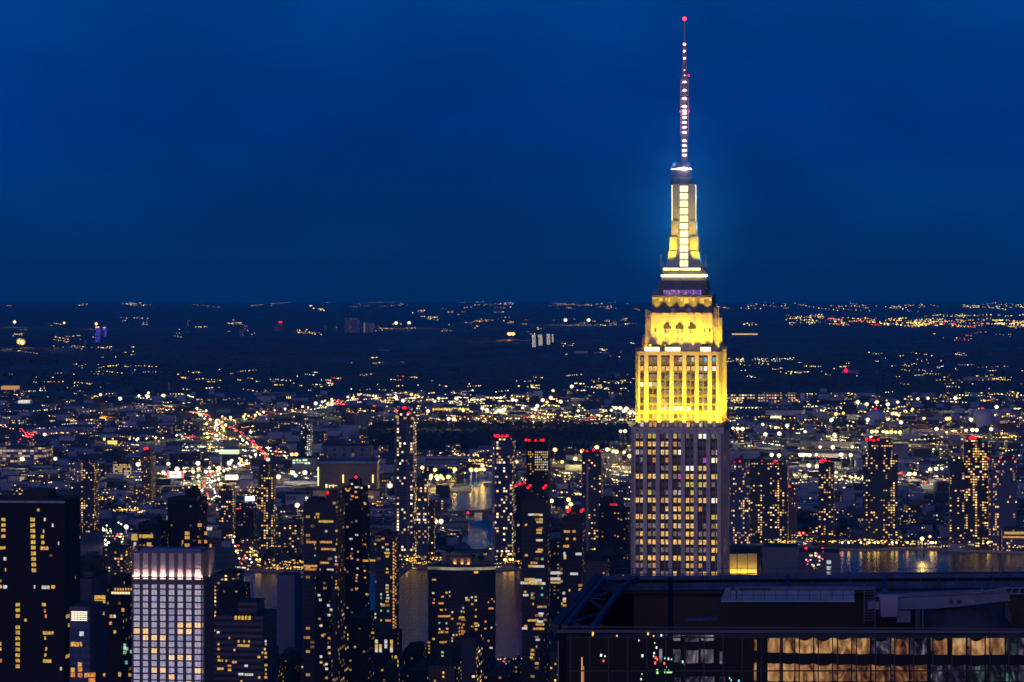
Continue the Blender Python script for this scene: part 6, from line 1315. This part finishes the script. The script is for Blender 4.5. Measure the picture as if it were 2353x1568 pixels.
def street_lamp(fr, x, y, k, size, light, h):
    global LT, poleUsed
    px_, d, gz, r = lamp_at(fr, x, y, h, size*(1.2 if light else 1))
    T = thing('street_lamp', '%s high mast lamp shining among the others across the river' % LBL[k], 'street lamp', (px_, d, gz), 0, '%s street lamps across the river' % LBL[k])
    s = 16 if size > 2 else 9
    o = lamp_mesh(k, s, h)
    if o.parent: o = copy_part(o, T)
    else: o.parent = T
    o.location = (0, 0, h); o.scale = (r, r, r*.9)
    p = poleO if not poleUsed else poleO.copy()
    if poleUsed: COL.objects.link(p)
    poleUsed = True; p.parent = T; p.location = (0, 0, h/2); p.scale = (1, 1, h/2)
    if light:
        L_ = bpy.data.lights.new('lamp_light', 'POINT'); L_.energy = (150000 if fr in 'cdgh' else 80000)*(size/2.5)**2*(d/5000)**1.5; L_.color = COLS[k]; L_.shadow_soft_size = 1.5; L_.specular_factor = .12
        q = bpy.data.objects.new('lamp_light', L_); q.visible_volume_scatter = False; COL.objects.link(q); q.parent = T; q.location = (0, -r*1.2, h-r*.5); LT += 1
for i, (fr, x, y, k, s, l) in enumerate(BIG): street_lamp(fr, x, y, k, s, l and k in 'wyopg' and i % 3 != 1, 24 if fr in 'efghmkD' else 32)
for i, (fr, x, y, k, s, l) in enumerate(ROADL): street_lamp(fr, x*1.0, y*1.0, k, s, l and i % 2 == 0, 9)
nb = len(BIG)+len(ROADL)
# clouds of smaller lamps: frame, x0, x1, y0, y1, count, size range, colours
CL = [
 ('a',0,2353,130,175,26,(.5,.8),'wwyo'), ('a',1130,1335,135,172,16,(.8,1.1),'yyw'), ('a',640,870,148,158,6,(.7,.9),'yo'), ('a',0,400,300,620,26,(.5,.9),'wyo'),
 ('a',430,560,320,360,9,(.6,1),'yo'), ('a',1100,1340,260,360,20,(.6,.9),'wyp'), ('a',1520,1650,380,450,12,(.5,.8),'w'), ('a',2080,2353,290,440,22,(.5,.8),'ywp'), ('a',1780,1900,350,372,5,(.8,1.2),'y'),
 ('a',480,900,440,570,60,(.5,.9),'wyyo'), ('a',900,1300,530,640,20,(.5,.9),'wyo'), ('a',560,1420,700,800,55,(.5,.95),'wyygo'), ('a',1550,2353,735,890,50,(.5,.9),'wyyo'), ('a',0,1000,780,1000,60,(.5,.9),'wyyo'),
 ('a',0,2353,900,1080,80,(.5,.95),'wyyop'), ('a',1600,1780,975,1010,14,(.8,1.2),'w'), ('a',1400,1600,1085,1140,14,(.7,1.1),'ywo'), ('a',1670,1960,1115,1150,16,(.7,1.1),'wpo'), ('a',0,1900,1080,1320,110,(.5,.9),'wwyop'),
 ('b',0,2353,130,175,50,(.45,.7),'wyyo'), ('b',440,620,160,215,10,(.8,1.1),'wy'), ('b',1900,2353,140,160,22,(.5,.8),'yop'), ('b',1440,1540,205,265,14,(.7,1.0),'oyg'), ('b',1560,1680,265,300,12,(.6,.9),'yw'),
 ('b',1700,2353,180,420,50,(.5,.8),'wyyo'), ('b',380,620,380,420,16,(.6,1),'yyo'), ('b',850,1500,330,410,22,(.5,.9),'wyo'), ('b',830,1420,640,740,12,(.5,1),'yo'), ('b',0,700,760,960,45,(.5,.95),'wyg'),
 ('b',640,760,815,870,22,(.7,1.1),'rwop'), ('b',1350,1385,790,815,4,(1,1.2),'r'), ('b',850,1500,790,960,34,(.5,.95),'wyo'), ('b',1500,2353,850,1000,30,(.5,.9),'wyp'), ('b',850,1700,960,1060,120,(.6,1.25),'wwyop'),
 ('b',1700,2353,1000,1120,80,(.6,1.2),'wwyg'), ('b',0,850,1100,1250,60,(.5,1.0),'wyoo'), ('b',850,1500,1080,1250,70,(.6,1.3),'wyyogr'), ('b',1500,2353,1080,1250,100,(.6,1.2),'wyyoo'), ('b',660,820,1030,1070,20,(.8,1.4),'rry'),
 ('c',900,1900,160,240,60,(.45,.8),'wyyo'), ('c',0,1850,330,410,60,(.45,.8),'wyyo'), ('c',700,820,425,520,14,(.5,.8),'y'), ('c',1000,1850,600,780,24,(.5,.8),'wyy'), ('c',500,1850,940,1150,90,(.5,1.1),'wyyp'),
 ('c',0,700,1170,1260,50,(.6,1.1),'wyp'), ('c',500,1250,1180,1300,40,(.7,1.4),'wyy'), ('c',700,1850,1290,1400,90,(.6,1.2),'wwyyo'), ('c',0,1850,1400,1475,200,(.45,.9),'ywoopr'), ('c',1100,1850,1380,1440,40,(.5,.9),'ww'),
 ('d',0,560,115,160,45,(.45,.8),'yyow'), ('d',550,1700,115,155,60,(.45,.8),'yyow'), ('d',1850,2353,125,155,60,(.45,.8),'oyw'), ('d',1300,1600,125,150,20,(.4,.7),'w'), ('d',230,330,265,285,10,(.6,.9),'wy'),
 ('d',560,820,200,280,90,(.5,.85),'yyow'), ('d',820,1260,225,275,80,(.5,.9),'yyorr'), ('d',1250,1720,235,290,110,(.6,1.15),'yyyow'), ('d',1720,2100,235,305,70,(.5,.9),'oyrgo'), ('d',2080,2353,235,305,80,(.6,1.2),'yyow'), ('d',1600,2353,200,215,45,(.5,.8),'wyy'),
 ('d',1640,2353,340,410,26,(.5,.8),'wyro'), ('d',0,600,530,560,60,(.5,1.0),'wwy'), ('d',200,1150,560,680,60,(.5,1.0),'wwyy'), ('d',1180,1900,480,720,60,(.5,1.0),'wyyop'), ('d',1900,2240,655,710,30,(.6,1.0),'yyw'),
 ('d',0,700,790,870,90,(.5,1.1),'yyow'), ('d',1450,2353,790,860,70,(.6,1.2),'wwyo'), ('d',700,1450,780,930,60,(.5,1.1),'wyyo'), ('d',130,360,898,910,22,(.6,1),'w'), ('d',670,960,890,930,28,(.6,1.1),'ww'),
 ('d',1050,1150,925,940,9,(.9,1.2),'y'), ('d',100,1200,960,1200,110,(.5,1.3),'wwyyog'), ('d',1200,2353,900,1200,190,(.5,1.4),'wwyyooy'), ('d',850,1020,1120,1150,22,(.7,1.0),'wy'), ('d',1400,2353,560,800,60,(.45,.8),'wyo'),
 ('e',0,900,160,420,90,(.5,.95),'wyyop'), ('e',170,320,350,470,34,(.7,1.2),'rrro'), ('e',0,130,300,360,12,(.7,1.2),'orw'), ('e',860,1480,400,560,80,(.5,1.0),'wwyo'), ('e',1660,2050,380,560,110,(.6,1.3),'wwyyg'), ('e',1650,1820,390,440,14,(.8,1.3),'rwc'),
 ('e',480,1400,560,860,80,(.5,1.0),'wyyog'), ('e',1430,2000,600,760,60,(.6,1.3),'wwgy'), ('e',0,900,720,1000,90,(.5,1.1),'yyow'), ('e',900,1500,880,1130,60,(.5,1.1),'yoo'), ('e',1450,2000,760,1080,80,(.6,1.2),'wyygo'), ('e',1900,2353,240,520,90,(.6,1.3),'wyor'),
 ('e',500,1300,1050,1100,30,(.6,1.3),'yoo'), ('e',2000,2353,800,1100,60,(.5,1.1),'ywor'), ('e',0,520,740,760,16,(.5,.9),'y'),
 ('f',0,420,480,700,90,(.6,1.4),'wwrgy'), ('f',300,420,660,770,20,(.7,1.1),'gcro'), ('f',420,700,620,800,40,(.6,1.4),'wwgy'), ('f',280,620,1050,1300,60,(.6,1.2),'yygw'), ('f',0,180,850,1100,40,(.5,1.0),'wyo'), ('f',1650,2353,540,780,80,(.6,1.2),'yywo'),
 ('f',1850,1950,800,860,10,(.6,1),'y'), ('f',1180,1420,1000,1180,40,(.7,1.3),'oorw'), ('f',1300,1420,600,980,12,(.6,1.1),'yw'), ('f',1640,1760,880,1200,20,(.6,1.1),'wy'), ('f',600,1240,640,660,10,(.5,.9),'w'),
 ('g',1000,1800,440,1100,190,(.5,1.3),'wwyyg'), ('g',660,780,600,800,16,(.6,1.2),'wyr'), ('g',0,440,500,700,60,(.5,1.1),'wyo'), ('g',1530,1800,650,930,60,(.6,1.1),'ww'), ('g',1370,1790,1460,1540,70,(.6,1.2),'yooy'),
 ('h',560,2353,230,560,260,(.5,1.3),'wwyyg'), ('h',900,1160,440,560,80,(.7,1.3),'www'), ('h',600,820,430,560,90,(.5,1.1),'wwy'), ('h',1180,1800,400,520,70,(.6,1.2),'wwyr'), ('h',560,2353,560,900,120,(.5,1.0),'wyyo'),
 ('h',330,1060,900,975,70,(.6,1.4),'yyoow'), ('h',1080,1520,890,975,70,(.6,1.3),'yyow'), ('h',1520,2353,900,990,80,(.6,1.1),'yyow'), ('h',2050,2353,880,1010,60,(.6,1.1),'yow'), ('h',400,800,880,960,40,(.6,1.1),'yow'),
 ('m',60,420,420,560,60,(.7,1.3),'yyoo'), ('m',800,1150,440,560,70,(.7,1.3),'yyoow'), ('m',700,900,280,400,30,(.6,1.1),'wwy'), ('m',380,700,500,550,16,(.6,1.2),'yg'), ('m',920,1150,1350,1390,26,(.7,1.2),'wyor'),
 ('m',400,1600,1400,1560,30,(.7,1.6),'wyyo'), ('m',1380,1600,470,640,24,(.7,1.3),'wyyo'), ('m',420,900,100,420,16,(.6,1.0),'yw'),
 ('n',0,300,665,730,60,(.7,1.2),'yooo'), ('n',290,420,690,740,14,(.8,1.3),'yo'), ('n',0,300,400,660,30,(.5,1.0),'yo'), ('n',1000,1240,660,740,20,(.8,1.3),'yo'), ('n',60,300,1400,1560,8,(.7,1.2),'wyg'),
 ('k',780,1000,370,740,60,(.6,1.1),'wwyg'), ('k',420,700,80,250,40,(.6,1.0),'yyo'), ('k',700,1110,60,260,40,(.6,1.1),'yyow'), ('k',640,1040,760,1560,20,(.5,1.0),'wyg'), ('p',150,420,1150,1560,60,(.8,1.5),'wyop'), ('p',430,1040,1400,1530,60,(.8,1.3),'ooy'),
]
for fr, x0, x1, y0, y1, n, (s0, s1), cs in CL:
    # lamps gather along street-like lines and clumps, with a few strays
    k = 0; n = int(n*(1.35 if fr in 'cdbgh' else 1.1))
    while k < n:
        cx_, cy_ = random.uniform(x0, x1), random.uniform(y0, y1); run = min(n-k, random.choice((1, 1, 2, 3, 5, 8)))
        dx, dy = random.uniform(8, 34), random.uniform(-.12, .16); col = random.choice(cs)
        for j in range(run):
            x = cx_+dx*j*random.uniform(.8, 1.2); y = cy_+dx*j*dy+random.gauss(0, 1)
            if x > x1+20: break
            c = col if random.random() < .75 else random.choice(cs); SMALL.append((fr, x, y, c, random.uniform(s0, s1)*(1.45 if random.random() < .07 else 1)))
        k += run
def ok_lamp(fr, x, y):
    X, Y = DC(fr, x, y)
    p = D(X, Y)
    if wet(p): return False
    if 880 < X < 1442 and 978 < Y < 1028: return random.random() < .06
    return True
SMALL = [t for t in SMALL if ok_lamp(*t[:3])]
SMALL.sort(key=lambda t: -t[4]*(1.5 if t[0] in 'mnkpgf' else 1))
nind = max(0, 300-nb)
for t in SMALL[:nind]: street_lamp(t[0], t[1], t[2], t[3] if t[3] in LBL else 'w', t[4]*1.1, False, 9)
mats = []; idx = {}
field = MB()
for fr, x, y, k, s in SMALL[nind:]:
    em = random.choice((1.2, 2.5, 5) if DC(fr, x, y)[1] < 1225 else (.8, 1.2, 2.5)); key = (k, em)
    if key not in idx: idx[key] = len(mats); mats.append(lm_(k, em))
    px_, d, gz, r = lamp_at(fr, x, y, 8, s*(1.25 if DC(fr, x, y)[1] > 880 else 1.05)*(1.3 if fr == 'd' and y < 310 else 1))
    field.octa((px_, d, gz+8), r*random.uniform(.8, 1.6), idx[key], r*.8)
stuff(field.build('distant_city_lights', mats), 'countless tiny street and window lights spread to the horizon', 'lights')
# ================================================================== cars on the roads
HLm = E('car_headlight', (1,.93,.75), 7); TLm = E('car_taillight', (1,.06,.03), 6); PAINT = [P('car_paint_dark', (.03,.03,.04), .35), P('car_paint_pale', (.4,.4,.42), .35), P('car_paint_red', (.25,.03,.03), .35)]
def car_proto(paint, toward):
    m = MB()
    m.prism([(-.95,-2.2),(.95,-2.2),(.95,2.2),(-.95,2.2)], .35, .95, 0)
    z0, z1 = .95, 1.5; a = [(-.85,-1.2),(.85,-1.2),(.85,1.5),(-.85,1.5)]; c = [(-.7,-.7),(.7,-.7),(.7,1.1),(-.7,1.1)]
    for i in range(4):
        j = (i+1) % 4; m.quad((*a[i], z0), (*a[j], z0), (*c[j], z1), (*c[i], z1), 1)
    m.poly([(*p, z1) for p in c], 0)
    for x in (-.95, .95):
        for y in (-1.4, 1.4): m.box(x-.12, x+.12, y-.33, y+.33, 0, .66, 1)
    o = m.build('car', [paint, M_DARK])
    l = MB()
    for x in (-.62, .62): l.box(x-.32, x+.32, -2.28, -2.2, .5, .95)
    l.octa((0, -2.5, .9), 1.15, 0, .8)
    q = l.build('headlights' if toward else 'taillights', HLm if toward else TLm, o)
    return o, q
protos = [(car_proto(PAINT[k % 3], t), t) for k, t in enumerate((True, False, True, False))]; usedc = set(); nc = 0
random.seed(3)
def cars(road_, n, red, off, spread=.0):
    global nc
    ps = ROADS[road_]
    for k in range(n):
        i = random.uniform(1, len(ps)-2.01); a, b2 = ps[int(i)], ps[int(i)+1]; p = a.lerp(b2, i-int(i)); v = (b2-a).normalized(); nn = Vector((-v.y, v.x, 0))
        isred = random.random() < red; side = (1 if isred else -1)*(off)+random.choice((-3.6, 0, 3.6)); p = p+nn*side
        j = random.choice((1, 3) if isred else (0, 2)); (o, q), tw = protos[j]
        if j in usedc: c = o.copy(); COL.objects.link(c); copy_part(q, c)
        else: c = o; usedc.add(j)
        sc = 1.0
        c.location = (p.x, p.y, p.z+.9); ang = math.atan2(v.y, v.x)-pi/2
        if ang > pi/2: ang -= pi
        if ang < -pi/2: ang += pi
        c.rotation_euler = (0, 0, ang)
        tag(c, 'small car with red tail lamps in the lane going away' if isred else 'small car with white headlamps in the lane coming nearer', 'car', 'cars going away on the lit roads' if isred else 'cars coming nearer on the lit roads'); nc += 1
cars('express_red', 125, .88, 5); cars('approach', 64, .35, 6); cars('express_white', 70, .3, 7); cars('avenue', 22, .4, 6); cars('interchange', 22, .2, 5); cars('west_avenue', 20, .95, 4); cars('street', 12, .5, 4)
for (o, q), t in protos:
    if o.name not in [x.name for x in bpy.data.objects if x.get('category') == 'car'] and not o.get('category'): bpy.data.objects.remove(q); bpy.data.objects.remove(o)
# dim woods of the cemetery land and park
wd = MB(); random.seed(8)
for k in range(2600):
    x, y = random.uniform(850, 1442), random.uniform(978, 1032); p = D(x, y); r = random.uniform(4, 9)
    wd.ball((p.x, p.y, p.z+r*.7), r, 0, 6, 3, r*random.uniform(.6, 1.0))
stuff(wd.build('woods', P('tree_dark', (.012,.022,.026), .95)), 'dark wooded cemetery land beyond the creek', 'woods')
def tree_at(fr, x, y, h, lab):
    p = gp(fr, x, y); T = thing('tree', lab, 'tree', p, 0, 'dark trees on the far bank')
    m = MB(); m.lathe([(.45,0),(.3,h*.4),(.1,h*.75)], 6)
    for k in range(4): a = k*1.7; m.beam((0,0,h*.35), (cos(a)*h*.25, sin(a)*h*.25, h*.65), .2)
    m.build('trunk', P('bark', (.03,.025,.02), .95) if 'bark' not in bpy.data.materials else bpy.data.materials['bark'], T)
    m = MB()
    for k in range(70):
        u = Vector((random.gauss(0,1), random.gauss(0,1), random.gauss(0,.8))).normalized()*random.uniform(.5, 1)
        m.octa((u.x*h*.36, u.y*h*.36, h*.66+u.z*h*.32), random.uniform(.04, .09)*h)
    m.build('crown', bpy.data.materials['tree_dark'], T)
for k in range(46):
    fr, x, y = random.choice((('h', random.uniform(1100, 2200), random.uniform(880, 990)), ('h', random.uniform(560, 1000), random.uniform(880, 960)), ('e', random.uniform(900, 1400), random.uniform(880, 1100)), ('m', random.uniform(100, 1100), random.uniform(440, 560)), ('n', random.uniform(0, 290), random.uniform(640, 740))))
    if wet(gp(fr, x, y)): continue
    tree_at(fr, x, y, random.uniform(9, 15), 'dark round tree on the far bank of the river')
# shore lamps whose light streaks over the water
SL = [(1935,'o'),(1950,'y'),(1978,'y'),(1996,'o'),(2010,'y'),(2018,'o'),(2050,'y'),(2060,'y'),(2085,'o'),(2140,'y'),(2143,'y'),(2138,'y'),(2150,'o'),(2190,'y'),(2205,'o'),(2228,'y'),(2270,'y'),(2283,'o'),(2318,'o'),(2322,'y'),(2345,'o'),(1160,'o'),(1172,'o'),(1178,'y'),(1190,'o'),(597,'o'),(590,'o'),(935,'o')]
for x, k in SL:
    Y = 1266 if x > 1900 else 1306; p = D(x, Y-3); T = thing('quay_lamp', '%s quay lamp at the water edge whose light streaks over the river' % LBL[k], 'street lamp', p, 0, '%s quay lamps along the far shore' % LBL[k])
    m = MB(); m.lathe([(.2,0),(.12,8)], 6); m.build('lamp_post', poleM, T); m = MB(); m.ball((0,-.3,8.3), 1.1, 0, 8, 5); m.build('lamp_head', lm_(k, 9), T)
    L_ = bpy.data.lights.new('lamp_light', 'POINT'); L_.energy = 330; L_.color = COLS[k]; L_.shadow_soft_size = 1.6; q = bpy.data.objects.new('lamp_light', L_); q.visible_volume_scatter = False; COL.objects.link(q); q.parent = T; q.location = (0, -3, 8)
for o in list(bpy.data.objects):
    for kk in ('_w','_d','_cx','_cy','_b','_h','_s'):
        if kk in o: del o[kk]
# ================================================================== evening air
HZ = 2.5e-5
m = MB(); m.box(-70000, 70000, -2000, 66000, -400, 470); m = m.build('haze', [newmat('haze_air')[0]]); stuff(m, 'thin blue evening haze over the whole city', 'haze')
hm = m.data.materials[0]; hm.node_tree.nodes.remove(hm.node_tree.nodes['Principled BSDF']); pv = hm.node_tree.nodes.new('ShaderNodeVolumePrincipled')
pv.inputs['Color'].default_value = (.05,.80,1,1); pv.inputs['Density'].default_value = HZ; pv.inputs['Anisotropy'].default_value = .4
hm.node_tree.links.new(pv.outputs[0], hm.node_tree.nodes['Material Output'].inputs['Volume'])
